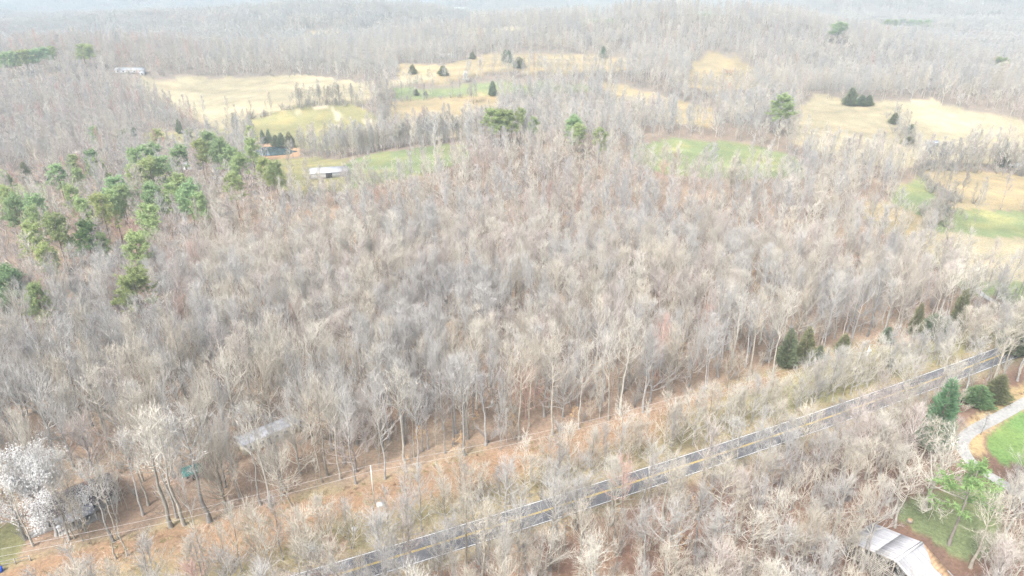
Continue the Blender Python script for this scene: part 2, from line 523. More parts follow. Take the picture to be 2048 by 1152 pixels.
# ------------------------------------------------------------------ terrain sheet
def build_terrain():
    rr = np.concatenate([np.geomspace(60, 700, 230), np.geomspace(700, 12000, 240)[1:]])
    aa = np.radians(np.linspace(-62, 62, 560))
    RR, AA = np.meshgrid(rr, aa, indexing='ij')
    x = (RR * np.sin(AA)).ravel(); y = (RR * np.cos(AA) - 40).ravel()
    z = height(x, y)
    s = road_s(x, y)
    nA = vnoise(x, y, 9, 21); nB = vnoise(x, y, 26, 22); nC = vnoise(x, y, 3.5, 23); nD = vnoise(x, y, 90, 24)
    col = np.tile(np.array(LITTER), (len(x), 1))
    col *= (1 + 0.20 * nB + 0.10 * nD)[:, None]
    col += np.outer(np.clip(nA + 0.3 * nB, 0, 1), (0.07, 0.065, 0.045))
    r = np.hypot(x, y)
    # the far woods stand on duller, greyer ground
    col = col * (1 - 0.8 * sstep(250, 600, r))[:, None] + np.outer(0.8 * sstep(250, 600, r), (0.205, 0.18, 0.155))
    cls = np.zeros(len(x), np.int32)
    # power line clearing and road verge
    es = edge_s(x)
    clear = (s > 3.2) & (s < es) & (x < X_CLEAR_END)
    cls[clear] = 1
    f = np.where(clear, (s - 3.2) / np.maximum(es - 3.2, 1), 0)
    grass = np.array([0.26, 0.22, 0.125]); leaf = np.array([0.275, 0.182, 0.116]); straw = np.array([0.42, 0.35, 0.21])
    px_, _, _ = project(x, y, z)
    gm = np.clip(sstep(0.72, 0.35, f + 0.22 * nB + 0.12 * nA - 0.35 * sstep(1250, 1500, px_)), 0, 1)
    cc = leaf * (1 - gm)[:, None] + grass * gm[:, None]
    sm = np.clip(nA * 1.6 - 0.45 + 0.4 * nC, 0, 1) * gm
    cc = cc * (1 - 0.6 * sm)[:, None] + straw * (0.6 * sm)[:, None]
    gs = np.clip(sstep(1350, 1700, px_) * (0.5 + 0.6 * nB), 0, 0.75) * gm
    cc = cc * (1 - gs)[:, None] + np.array([0.27, 0.26, 0.12]) * gs[:, None]
    soft = sstep(-3, 3, es - s + 3 * nA) * (s > 3.2) * (x < X_CLEAR_END)
    col = col * (1 - soft)[:, None] + cc * soft[:, None]
    vg = sstep(7.5, 4.0, np.abs(s) + 1.2 * nA)
    vcol = np.array([0.27, 0.225, 0.145]) * (1 + 0.25 * nC)[:, None]
    col = col * (1 - vg)[:, None] + vcol * vg[:, None]
    # redder litter in the woods on the near side of the road
    nr = sstep(-4, -9, s)
    col = col * (1 - nr)[:, None] + (np.array([0.19, 0.122, 0.092]) * (1 + 0.25 * nB + 0.15 * nA)[:, None] + np.outer(np.clip(nA - 0.25, 0, 1), (0.14, 0.11, 0.06))) * nr[:, None]
    # fields
    jx = 0.004 * r * vnoise(x, y, 14, 31); jy = 0.012 * r * vnoise(x, y, 17, 32)
    for i, (nm, fc, poly) in enumerate(FPOLY):
        m0 = inside(poly, x, y); m = inside(poly, x + jx, y + jy)
        cls[m0] = 2 + i
        k = m.astype(float)
        v = fc * (1 + 0.10 * nB + 0.12 * nD)[:, None] + np.outer(np.clip(nA * 0.7 + nB * 0.5 - 0.1, 0, 1), (0.10, 0.06, 0.03) if fc[0] > 0.3 else (0.10, 0.05, 0.01))
        streak = vnoise(x * 0.25 + y * 0.1, y * 2.2, 14, 40 + i)
        streak2 = vnoise(x * 0.12 + y * 0.05, y, 5.0, 140 + i)
        v = v * (1 + 0.13 * streak + 0.08 * streak2)[:, None]
        col = np.where(k[:, None] > 0, v, col)
    # worn pale earth on the olive pasture, reeds and red stems beside the tan one
    for (qx, qy, rad) in ((645, 214, 9), (665, 216, 5), (600, 223, 6), (672, 226, 5), (676, 236, 6), (690, 241, 4), (678, 250, 5), (735, 244, 6)):
        q = unproj(qx, qy)[0]; sc = np.hypot(q[0], q[1]) / FPX
        dd = np.hypot((x - q[0]) / (rad * 1.6 * sc), (y - q[1]) / (rad * 2.4 * sc)) + 0.5 * nA
        k = sstep(1.0, 0.6, dd)
        col = col * (1 - k)[:, None] + np.array([0.40, 0.35, 0.25]) * k[:, None]
    m = inside(VERGE, x, y)
    col[m] = np.array([0.34, 0.255, 0.14]) * (1 + 0.25 * nA[m] + 0.1 * nC[m])[:, None]
    m = inside(BANK, x, y) ; col[m] = np.array([0.36, 0.23, 0.14]) * (1 + 0.2 * nA[m])[:, None]
    # bare straw patches on the bright lawn
    for i, (nm, fc, poly) in enumerate(FPOLY):
        if nm == 'lawn' and fc[1] > 0.335 and fc[0] < 0.2:
            m = inside(poly, x, y)
            k = np.clip((vnoise(x, y, 2.2, 61) + 0.8 * vnoise(x, y, 7, 62)) * 1.4 - 0.35, 0, 1) * m
            col = col * (1 - k)[:, None] + np.array([0.55, 0.47, 0.27]) * k[:, None]
    nr_, na_ = RR.shape
    I = np.arange(nr_ * na_).reshape(nr_, na_)
    quads = np.stack([I[:-1, :-1].ravel(), I[1:, :-1].ravel(), I[1:, 1:].ravel(), I[:-1, 1:].ravel()], 1)[:, ::-1]
    fc = np.sort(cls[quads], 1)[:, 1]
    V = np.stack([x, y, z], 1)
    zp = hgt(*POND.mean(0)) - 0.4
    mP = inside(POND * 1.0, x, y)
    V[mP, 2] = np.minimum(V[mP, 2], zp - 0.5)
    names = {0: 'forest_floor', 1: 'clearing'}
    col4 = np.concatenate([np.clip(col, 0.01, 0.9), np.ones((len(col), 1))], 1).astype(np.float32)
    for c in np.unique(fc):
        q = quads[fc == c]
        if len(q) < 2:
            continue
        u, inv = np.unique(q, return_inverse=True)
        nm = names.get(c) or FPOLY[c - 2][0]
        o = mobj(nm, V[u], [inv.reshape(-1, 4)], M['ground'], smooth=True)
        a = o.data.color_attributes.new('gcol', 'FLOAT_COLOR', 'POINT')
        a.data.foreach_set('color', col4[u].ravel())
        o['kind'] = 'structure'
    # pond
    c = POND.mean(0)
    vv = [(c[0], c[1], zp)] + [(*(c + (p - c) * 1.04), zp) for p in POND]
    n = len(POND)
    o = mobj('pond_water', np.array(vv), [np.array([(0, 1 + i, 1 + (i + 1) % n) for i in range(n)])], M['water'])
    o['kind'] = 'structure'
build_terrain()

def ribbon(name, line, half, lift, mat, parent=None, offset=0.0):
    t = np.gradient(line, axis=0); t /= np.linalg.norm(t, axis=1)[:, None]
    nrm = np.stack([-t[:, 1], t[:, 0]], 1)
    cols = []
    for o in np.linspace(-half, half, 5 if half > 1 else 2):
        p = line + nrm * (o + offset)
        cols.append(np.column_stack([p, height(p[:, 0], p[:, 1]) + lift]))
    V = np.stack(cols, 1); n, k = V.shape[:2]
    I = np.arange(n * k).reshape(n, k)
    q = np.stack([I[:-1, :-1].ravel(), I[:-1, 1:].ravel(), I[1:, 1:].ravel(), I[1:, :-1].ravel()], 1)[:, ::-1]
    return mobj(name, V.reshape(-1, 3), [q], mat, parent)

rx = np.linspace(-260, 420, 260)
RL = np.column_stack([rx, road_y(rx)])
road = ribbon('road', RL, 3.3, 0.07, M['asphalt']); road['kind'] = 'structure'
for off, hw, nm, mt in ((3.05, 0.075, 'edge_line', 'line_white'), (-3.05, 0.075, 'edge_line', 'line_white'), (0.14, 0.07, 'centre_line', 'line_yellow'), (-0.14, 0.07, 'centre_line', 'line_yellow')):
    ribbon(nm, RL, hw, 0.085, M[mt], road, off)
d1 = ribbon('driveway', DRIVE_A, 1.5, 0.10, M['gravel']); d1['kind'] = 'structure'
d2 = ribbon('driveway', DRIVE_B, 1.3, 0.10, M['gravel']); d2['kind'] = 'structure'

# ------------------------------------------------------------------ tree shapes
def norm(v):
    return v / (np.linalg.norm(v, axis=-1, keepdims=True) + 1e-9)

def children(P, Rd, k, t0, t1, ang, length, S, trop, wig, rng, rfac=0.55, rmin=0.006, taper=0.25):
    """grow k child branches on each parent polyline. length(t) may be an array function"""
    n, s1 = P.shape[:2]; S0 = s1 - 1
    t = t0 + (t1 - t0) * (np.arange(k)[None] + rng.random((n, k))) / k
    f = np.clip(t * S0, 0, S0 - 1e-4); i = f.astype(int); fr = f - i
    rows = np.arange(n)[:, None]
    A = P[rows, i]; B = P[rows, i + 1]
    pos = A + (B - A) * fr[..., None]
    d = norm(B - A)
    r = Rd[rows, i] * (1 - fr) + Rd[rows, i + 1] * fr
    perp = norm(np.cross(d, rng.normal(size=d.shape)))
    a = np.radians(ang(t) if callable(ang) else rng.uniform(ang[0], ang[1], t.shape))
    cd = d * np.cos(a)[..., None] + perp * np.sin(a)[..., None]
    L = (length(t) if callable(length) else length) * rng.uniform(0.65, 1.2, t.shape)
    pos = pos.reshape(-1, 3); cd = cd.reshape(-1, 3); L = L.ravel(); r0 = np.maximum(r.ravel() * rfac, rmin)
    out = [pos]; up = np.array([0, 0, 1.0])
    for j in range(S):
        cd = norm(cd + up * trop / S + rng.normal(size=cd.shape) * wig / math.sqrt(S))
        out.append(out[-1] + cd * (L / S)[:, None])
    Q = np.stack(out, 1)
    rad = r0[:, None] * np.linspace(1, taper, S + 1)[None]
    return Q, rad

def tubes(P, Rd, n):
    """polylines -> tubes of n sides"""
    N_, s1 = P.shape[:2]
    d = np.gradient(P, axis=1); d = norm(d)
    ref = norm(np.cross(d[:, :1], np.array([0.31, 0.87, 0.4])))
    u = norm(ref - d * np.sum(ref * d, -1, keepdims=True)); w = np.cross(d, u)
    a = 2 * np.pi * np.arange(n) / n
    V = P[:, :, None] + Rd[:, :, None, None] * (u[:, :, None] * np.cos(a)[None, None, :, None] + w[:, :, None] * np.sin(a)[None, None, :, None])
    I = np.arange(N_ * s1 * n).reshape(N_, s1, n)
    J = np.roll(I, -1, 2)
    q = np.stack([I[:, :-1], J[:, :-1], J[:, 1:], I[:, 1:]], -1).reshape(-1, 4)
    return V.reshape(-1, 3), q

def blades(P0, P1, w, rng):
    """tapered triangles from P0 (width w) to P1"""
    d = norm(P1 - P0)
    s = norm(np.cross(d, rng.normal(size=d.shape)))
    hw = (np.asarray(w) / 2) * np.ones(len(P0))
    V = np.stack([P0 - s * hw[:, None], P0 + s * hw[:, None], P1], 1)
    return V.reshape(-1, 3), np.arange(len(P0) * 3).reshape(-1, 3)

class Acc:
    def __init__(self):
        self.V = []; self.Q = []; self.T = []; self.n = 0
    def add(self, V, F):
        (self.Q if F.shape[1] == 4 else self.T).append(F + self.n)
        self.V.append(V); self.n += len(V)
    def get(self):
        V = np.concatenate(self.V) if self.V else np.zeros((0, 3))
        Q = np.concatenate(self.Q) if self.Q else np.zeros((0, 4), int)
        T = np.concatenate(self.T) if self.T else np.zeros((0, 3), int)
        return V, Q, T

def stem(H, r0, rtop, S, wob, rng, lean=0.0):
    z = np.linspace(-0.4, H, S + 1)
    off = np.cumsum(rng.normal(size=(S + 1, 2)) * wob, 0); off -= off[0]
    off[:, 0] += lean * np.clip(z / H, 0, None) ** 1.3 * H
    P = np.column_stack([off, z])[None]
    rad = r0 + (rtop - r0) * np.linspace(0, 1, S + 1) ** 0.85
    rad[0] *= 1.35
    return P, rad[None]

def bare_tree(seed, H=24, r0=0.24, cb=0.42, top=0.95, n1=24, L1=6.0, a1=(52, 30), trop1=0.9, n2=8, L2=2.6, n3=6, L3=1.25, n4=3, L4=0.75, wig=0.22, prof='cone', tw=0.05, lod=0, rtop=0.03):
    rng = np.random.default_rng(seed)
    T, C = Acc(), Acc()
    P, Rd = stem(H * top, r0, rtop, 9, H * 0.006, rng)
    T.add(*tubes(P, Rd, 7 if lod == 0 else 4))
    if lod == 0 and cb > 0.35:      # a few dead twigs down the stem
        B0, R0 = children(P, Rd, 9, 0.12, cb, (60, 95), 1.6, 2, 0.1, 0.3, rng, 0.2, 0.012)
        C.add(*blades(B0[:, 0], B0[:, -1], 0.05, rng))
    if prof == 'cone':
        lf = lambda t: L1 * (1.0 - 0.72 * np.clip((t - cb) / (1 - cb), 0, 1)) * (0.55 + 0.45 * np.clip((t - cb) / 0.12, 0, 1))
    elif prof == 'vase':
        lf = lambda t: L1 * (1.0 - 0.35 * np.clip((t - cb) / (1 - cb), 0, 1))
    else:
        lf = lambda t: L1 * (0.55 + 0.45 * np.sin(np.pi * np.clip((t - cb) / (1 - cb), 0, 1) * 0.9 + 0.25))
    af = lambda t: a1[0] + (a1[1] - a1[0]) * np.clip((t - cb) / (1 - cb), 0, 1) + rng.uniform(-9, 9, t.shape)
    B1, R1 = children(P, Rd, n1, cb, 0.995, af, lf, 5, trop1, wig, rng, 0.62 if prof == 'cone' else 0.42, 0.02, 0.22)
    C.add(*tubes(B1, R1, 4 if lod == 0 else 3))
    l2 = lambda t: L2 * (1.15 - 0.75 * t)
    B2, R2 = children(B1, R1, n2, 0.15, 1.0, (16, 38), l2, 3, trop1 * 0.6, wig, rng, 0.6, 0.012, 0.4)
    if lod == 0:
        C.add(*tubes(B2, R2, 3))
    else:
        C.add(*blades(B2[:, 0], B2[:, -1], tw * 1.6, rng))
    B3, R3 = children(B2, R2, n3, 0.1, 1.0, (13, 36), L3, 2, 0.5, wig, rng, 0.6, 0.008, 0.4)
    C.add(*blades(B3[:, 0], B3[:, -1], tw, rng))
    if n4:
        B4, R4 = children(B3, R3, n4, 0.2, 1.0, (18, 46), L4, 1, 0.3, wig, rng, 0.6, 0.006, 0.4)
        C.add(*blades(B4[:, 0], B4[:, -1], tw * 0.7, rng))
    return T.get(), C.get()

def multi_stem(seed, H=5, n=7, spread=1.2, tw=0.045):
    rng = np.random.default_rng(seed)
    T, C = Acc(), Acc()
    P0 = np.zeros((1, 2, 3)); P0[0, 1, 2] = 0.6; P0[0, 0, 2] = -0.3
    R0 = np.full((1, 2), 0.09)
    T.add(*tubes(P0, R0, 5))
    B1, R1 = children(P0, R0, n, 0.2, 0.95, (12, 42), H * 0.85, 5, 0.5, 0.18, rng, 0.7, 0.03, 0.3)
    T.add(*tubes(B1, R1, 4))
    B2, R2 = children(B1, R1, 9, 0.25, 1.0, (20, 45), H * 0.28, 2, 0.5, 0.2, rng)
    C.add(*blades(B2[:, 0], B2[:, -1], tw * 1.5, rng))
    B3, R3 = children(B2, R2, 7, 0.15, 1, (20, 45), H * 0.14, 1, 0.3, 0.2, rng)
    C.add(*blades(B3[:, 0], B3[:, -1], tw, rng))
    return T.get(), C.get()

def tuft(C, pos, n, length, width, rng, upb=0.35):
    p = np.repeat(pos, n, 0)
    d = norm(rng.normal(size=p.shape) + np.array([0, 0, upb]))
    L = length * rng.uniform(0.6, 1.15, len(p))
    V, F = blades(p, p + d * L[:, None], width, rng)
    C.add(V, F)

def pine(seed, H=20, W=7.5, cb=0.46, lod=0, n1=30, dens=1.0):
    rng = np.random.default_rng(seed)
    T, C = Acc(), Acc()
    P, Rd = stem(H * 0.97, 0.22, 0.04, 8, 0.06, rng)
    T.add(*tubes(P, Rd, 6))
    u = lambda t: np.clip((t - cb) / (1 - cb), 0, 1)
    lf = lambda t: W / 2 * (0.35 + 0.65 * np.clip(np.sin(np.pi * (u(t) * 0.74 + 0.22)), 0, 1) ** 0.8) * (1 - 0.30 * u(t))
    B1, R1 = children(P, Rd, n1, cb, 0.995, lambda t: 80 - 42 * u(t) + rng.uniform(-12, 12, t.shape), lf, 4, 0.25, 0.2, rng, 0.4, 0.03)
    T.add(*tubes(B1, R1, 3))
    B2, R2 = children(B1, R1, 8, 0.25, 1.0, (25, 65), W * 0.2, 2, 0.4, 0.25, rng)
    tips = np.concatenate([B2[:, -1], B2[:, 1], B1[:, -1]])
    nt_ = int((20 if lod == 0 else 10) * dens); k = 1.0 if lod == 0 else 1.6
    tips = tips + rng.normal(size=tips.shape) * 0.10
    tuft(C, tips, nt_, 0.78 * k ** 0.5, 0.17 * k, rng)
    return T.get(), C.get()

def cedar(seed, H=8, W=3.4, lod=0):
    rng = np.random.default_rng(seed)
    T, C = Acc(), Acc()
    P, Rd = stem(H * 0.96, 0.16, 0.02, 6, 0.03, rng)
    T.add(*tubes(P, Rd, 5))
    n = 3200 if lod == 0 else 900
    t = np.clip(1 - np.sqrt(rng.random(n)), 0, 0.995)
    az = rng.random(n) * 2 * np.pi
    lobe = 1 + rng.normal(size=n) * 0.12 + 0.26 * np.sin(az * 3 + seed) * np.sin(t * 9 + seed) + 0.14 * np.sin(az * 7 + t * 15)
    prof = np.minimum(1, (t + 0.02) / 0.13) ** 0.6 * (1 - t) ** 0.68
    rr = W / 2 * prof * lobe * np.sqrt(rng.uniform(0.30, 1.0, n))
    pos = np.column_stack([rr * np.cos(az), rr * np.sin(az), t * H * 0.97 + 0.15])
    d = norm(np.column_stack([np.cos(az) * 0.7, np.sin(az) * 0.7, np.full(n, 0.75)]) + rng.normal(size=(n, 3)) * 0.35)
    sz = 0.5 if lod == 0 else 0.85
    C.add(*blades(pos, pos + d * (sz * rng.uniform(0.6, 1.2, n))[:, None], 0.17 if lod == 0 else 0.36, rng))
    return T.get(), C.get()

def blossom_tree(seed):
    rng = np.random.default_rng(seed)
    T, C = bare_tree(seed, H=13, r0=0.26, cb=0.18, top=0.72, n1=22, L1=7.5, a1=(66, 22), trop1=0.55, n2=9, L2=2.6, n3=4, n4=0, prof='vase', rtop=0.08)
    V, Q, Tr = C
    F = Acc()
    tip = V[Tr[:, 2]]
    tip = tip[rng.random(len(tip)) < 0.95]
    k = tip[:, 2] > 3.0
    tuft(F, np.repeat(tip[k], 12, 0) + rng.normal(size=(12 * k.sum(), 3)) * 0.42, 6, 0.17, 0.085, rng, 0.5)
    return T, C, F.get()

def leafy(seed, H=6):
    """young beech that keeps its dry leaves"""
    rng = np.random.default_rng(seed)
    T, C = bare_tree(seed, H=H, r0=0.06, cb=0.15, n1=14, L1=H * 0.33, a1=(75, 40), trop1=0.15, n2=5, L2=1.0, n3=3, L3=0.5, n4=0, lod=1)
    V, Q, Tr = C
    F = Acc(); tip = V[Tr[:, 2]]
    tuft(F, tip, 3, 0.22, 0.14, rng, -0.2)
    return T, F.get()

def mk(name, part, mat):
    V, Q, Tr = part
    return mesh_np(name, V, [Q.reshape(-1, 4), Tr.reshape(-1, 3)], [mat])

def merged(name, parts):
    """[(arrays, material)] -> one mesh"""
    V = []; Q = []; T = []; fm_q = []; fm_t = []; n = 0
    for i, ((v, q, t), m_) in enumerate(parts):
        V.append(v); Q.append(q.reshape(-1, 4) + n); T.append(t.reshape(-1, 3) + n); n += len(v)
        fm_q += [i] * len(q); fm_t += [i] * len(t)
    return mesh_np(name, np.concatenate(V), [np.concatenate(Q), np.concatenate(T)], [m_ for _, m_ in parts], fmat=fm_q + fm_t)

SHAPES = {}     # kind -> list of (trunk arrays, crown arrays, nominal height, nominal crown width)
def reg(kind, part, H, W):
    SHAPES.setdefault(kind, []).append(part + (H, W))
for sd in range(5):
    reg('forest', bare_tree(100 + sd, H=24, r0=0.25, cb=0.46 + 0.05 * (sd % 3), n1=19, L1=7.4 + 0.8 * (sd % 2), a1=(54, 18), trop1=0.9, n2=5, L2=2.9, n3=4, L3=1.7, n4=2, L4=1.0), 24, 8.5)
for sd in range(3):
    reg('poplar', bare_tree(200 + sd, H=26, r0=0.28, cb=0.56, n1=17, L1=6.8, a1=(58, 20), trop1=0.85, n2=5, L2=2.7, n3=4, L3=1.6, n4=2, L4=1.0), 26, 7)
for sd in range(3):
    reg('oak', bare_tree(300 + sd, H=20, r0=0.42, cb=0.26, top=0.62, n1=20, L1=11.5, a1=(74, 18), trop1=0.55, n2=10, L2=4.0, n3=5, L3=1.8, n4=2, L4=1.0, prof='vase', rtop=0.14, wig=0.26), 20, 19)
for sd in range(4):
    reg('slim', bare_tree(400 + sd, H=14, r0=0.12, cb=0.14, n1=17, L1=6.4, a1=(40, 12), trop1=0.8, n2=6, L2=2.1, n3=4, L3=1.15, n4=2, L4=0.7, tw=0.042), 14, 5.5)
reg('gnarled', bare_tree(501, H=20, r0=0.55, cb=0.28, top=0.6, n1=17, L1=11.0, a1=(88, 22), trop1=0.45, n2=9, L2=4.0, n3=6, L3=1.6, n4=3, L4=0.9, prof='vase', rtop=0.2, wig=0.62), 20, 18)
reg('snag', bare_tree(511, H=10, r0=0.18, cb=0.5, n1=5, L1=1.6, a1=(60, 40), n2=2, L2=0.5, n3=1, L3=0.3, n4=0, wig=0.5), 10, 2.5)
for sd in range(3):
    reg('brush', multi_stem(600 + sd, H=5.5), 5.5, 4.5)
for sd in range(4):
    reg('pine', pine(700 + sd, W=8 + (sd % 2)), 20, 8.4)
reg('open_pine', pine(761, n1=20, cb=0.5, dens=0.4), 20, 8.4)
for sd in range(3):
    reg('cedar', cedar(720 + sd), 8, 3.4)
for sd in range(2):
    reg('beech', leafy(740 + sd), 6, 4)
for sd in range(3):
    reg('sapling', bare_tree(760 + sd, H=14, r0=0.085, cb=0.42, n1=11, L1=2.8, a1=(48, 20), trop1=0.8, n2=4, L2=1.5, n3=3, L3=1.0, n4=0, tw=0.05, lod=1), 14, 3.2)
def grass_clump(seed):
    rng = np.random.default_rng(seed)
    T, C = Acc(), Acc()
    n = 44
    p = np.column_stack([rng.normal(size=(n, 2)) * 0.28, np.zeros(n) - 0.03])
    d = norm(np.column_stack([rng.normal(size=(n, 2)) * 0.45, np.ones(n)]))
    C.add(*blades(p, p + d * rng.uniform(0.3, 0.75, n)[:, None], 0.10, rng))
    T.add(*blades(p[:4], p[:4] + d[:4] * 0.3, 0.05, rng))
    return T.get(), C.get()
for sd in range(3):
    reg('grass_clump', grass_clump(780 + sd), 0.7, 1.1)
# lighter shapes for the middle distance
for sd in range(4):
    reg('forest_mid', bare_tree(800 + sd, H=24, r0=0.19, cb=0.36 + 0.08 * (sd % 2), n1=15, L1=6.6, a1=(54, 20), trop1=0.9, n2=6, L2=3.0, n3=5, L3=1.8, n4=0, tw=0.072, lod=1), 24, 8.5)
for sd in range(2):
    reg('oak_mid', bare_tree(820 + sd, H=19, r0=0.34, cb=0.26, top=0.66, n1=16, L1=8.5, a1=(70, 18), trop1=0.6, n2=8, L2=3.4, n3=6, L3=1.8, n4=0, prof='vase', tw=0.072, lod=1, rtop=0.12), 19, 15)
for sd in range(2):
    reg('slim_mid', bare_tree(830 + sd, H=10, r0=0.10, cb=0.10, n1=10, L1=4.2, a1=(45, 20), trop1=0.6, n2=5, L2=1.8, n3=4, L3=1.1, n4=0, tw=0.065, lod=1), 10, 4.5)
reg('pine_mid', pine(840, lod=1), 20, 8); reg('pine_mid', pine(841, lod=1), 20, 8)
reg('cedar_mid', cedar(850, lod=1), 8, 3.4)

MESH = {}
def shape_mesh(kind, i):
    key = (kind, i)
    if key not in MESH:
        T, C, H, W = SHAPES[kind][i]
        cm = {'pine': 'needles', 'open_pine': 'needles', 'cedar': 'needles', 'pine_mid': 'needles', 'cedar_mid': 'needles', 'beech': 'dry_leaf'}.get(kind, 'twig')
        MESH[key] = (mk(kind + '_trunk', T, M['bark']), mk(kind + '_crown', C, M[cm]), H, W)
    return MESH[key]

TRUNK_T = {'pine': (0.26, 0.20, 0.16), 'cedar': (0.24, 0.19, 0.16), 'beech': (0.4, 0.38, 0.35)}
def place_tree(kind, name, loc, H, W, rot, tint, label, cat='tree', group=None, var=None, lean=(0, 0), trunk_tint=None):
    i = (random.randrange(len(SHAPES[kind])) if var is None else var) % len(SHAPES[kind])
    tm, cm, h0, w0 = shape_mesh(kind, i)
    tf = random.uniform(0.62, 1.02)
    e = empty(name, loc, rot)
    e.rotation_euler = (lean[0], lean[1], rot)
    e.scale = (W / w0, W / w0, H / h0)
    t = link(bpy.data.objects.new('trunk', tm), e)
    c = link(bpy.data.objects.new('crown', cm), e)
    t['tint'] = list(trunk_tint or TRUNK_T.get(kind) or [v * tf for v in tint]); c['tint'] = list(tint)
    tag(e, label, cat, group)
    return e

# scattering as one object (geometry nodes): what nobody could count
def stuff_scatter(name, kinds, pts, variant, rot, scl, tint, label):
    coll = bpy.data.collections.new(name + '_shapes')
    n = 0
    for kd in kinds:
        for i in range(len(SHAPES[kd])):
            T, C, H, W = SHAPES[kd][i]
            cm = {'pine': 'needles', 'open_pine': 'needles', 'cedar': 'needles', 'pine_mid': 'needles', 'cedar_mid': 'needles', 'beech': 'dry_leaf'}.get(kd, 'twig')
            o = bpy.data.objects.new('%s_shape_%03d' % (name, n), merged(name + '_shape', [(T, M['bark']), (C, M[cm])]))
            coll.objects.link(o); n += 1
    me = bpy.data.meshes.new(name)
    me.vertices.add(len(pts)); me.vertices.foreach_set('co', np.asarray(pts, np.float32).ravel())
    for an, ty, arr, key in (('variant', 'INT', variant, 'value'), ('rot', 'FLOAT_VECTOR', rot, 'vector'), ('scl', 'FLOAT_VECTOR', scl, 'vector'), ('tint', 'FLOAT_VECTOR', tint, 'vector')):
        a = me.attributes.new(an, ty, 'POINT')
        a.data.foreach_set(key, np.asarray(arr, np.int32 if ty == 'INT' else np.float32).ravel())
    me.update()
    o = link(bpy.data.objects.new(name, me))
    ng = bpy.data.node_groups.new(name + '_nodes', 'GeometryNodeTree')
    ng.interface.new_socket('Geometry', in_out='INPUT', socket_type='NodeSocketGeometry')
    ng.interface.new_socket('Geometry', in_out='OUTPUT', socket_type='NodeSocketGeometry')
    gi = ng.nodes.new('NodeGroupInput'); go = ng.nodes.new('NodeGroupOutput')
    ci = ng.nodes.new('GeometryNodeCollectionInfo'); ci.inputs['Collection'].default_value = coll
    ci.inputs['Separate Children'].default_value = True; ci.inputs['Reset Children'].default_value = True
    ip = ng.nodes.new('GeometryNodeInstanceOnPoints'); ip.inputs['Pick Instance'].default_value = True
    def at(nm, ty):
        a = ng.nodes.new('GeometryNodeInputNamedAttribute'); a.data_type = ty; a.inputs['Name'].default_value = nm
        return next(s for s in a.outputs if s.enabled and s.name == 'Attribute')
    e2r = ng.nodes.new('FunctionNodeEulerToRotation')
    L = ng.links.new
    L(gi.outputs[0], ip.inputs['Points']); L(ci.outputs[0], ip.inputs['Instance'])
    L(at('variant', 'INT'), ip.inputs['Instance Index'])
    L(at('rot', 'FLOAT_VECTOR'), e2r.inputs[0]); L(e2r.outputs[0], ip.inputs['Rotation'])
    L(at('scl', 'FLOAT_VECTOR'), ip.inputs['Scale'])
    L(ip.outputs[0], go.inputs[0])
    md = o.modifiers.new('scatter', 'NODES'); md.node_group = ng
    o['kind'] = 'stuff'; tag(o, label, 'forest')
    return o

# far woods: patches of simple trees
def far_patch(seed, size=38, n=15):
    rng = np.random.default_rng(seed)
    T, C = Acc(), Acc()
    g = rng.random((n, 2)) * size - size / 2
    for k in range(n):
        (tv, tq, tt), (cv, cq, ct) = bare_tree(seed * 50 + k, H=rng.uniform(18, 26), r0=0.32, cb=0.36, n1=9, L1=6.5, a1=(58, 24), trop1=0.8, n2=5, L2=3.4, n3=2, L3=2.2, n4=0, tw=0.34, lod=1)
        o = np.array([g[k, 0], g[k, 1], 0])
        T.add(tv + o, tq); C.add(cv + o, cq); C.add(cv[:0], np.zeros((0, 3), int))
        C.T.append(ct + C.n - len(cv))
    return T.get(), C.get()
for sd in range(5):
    reg('patch', far_patch(900 + sd), 24, 38)

# ------------------------------------------------------------------ buildings and small things: where they stand
def yaw_of(a, b):
    p = unproj(np.array([a[0], b[0]]), np.array([a[1], b[1]]))
    d = p[1] - p[0]
    return math.atan2(d[1], d[0]), float(np.hypot(d[0], d[1])), p

KEEP_OUT = []     # (x, y, radius) without trees

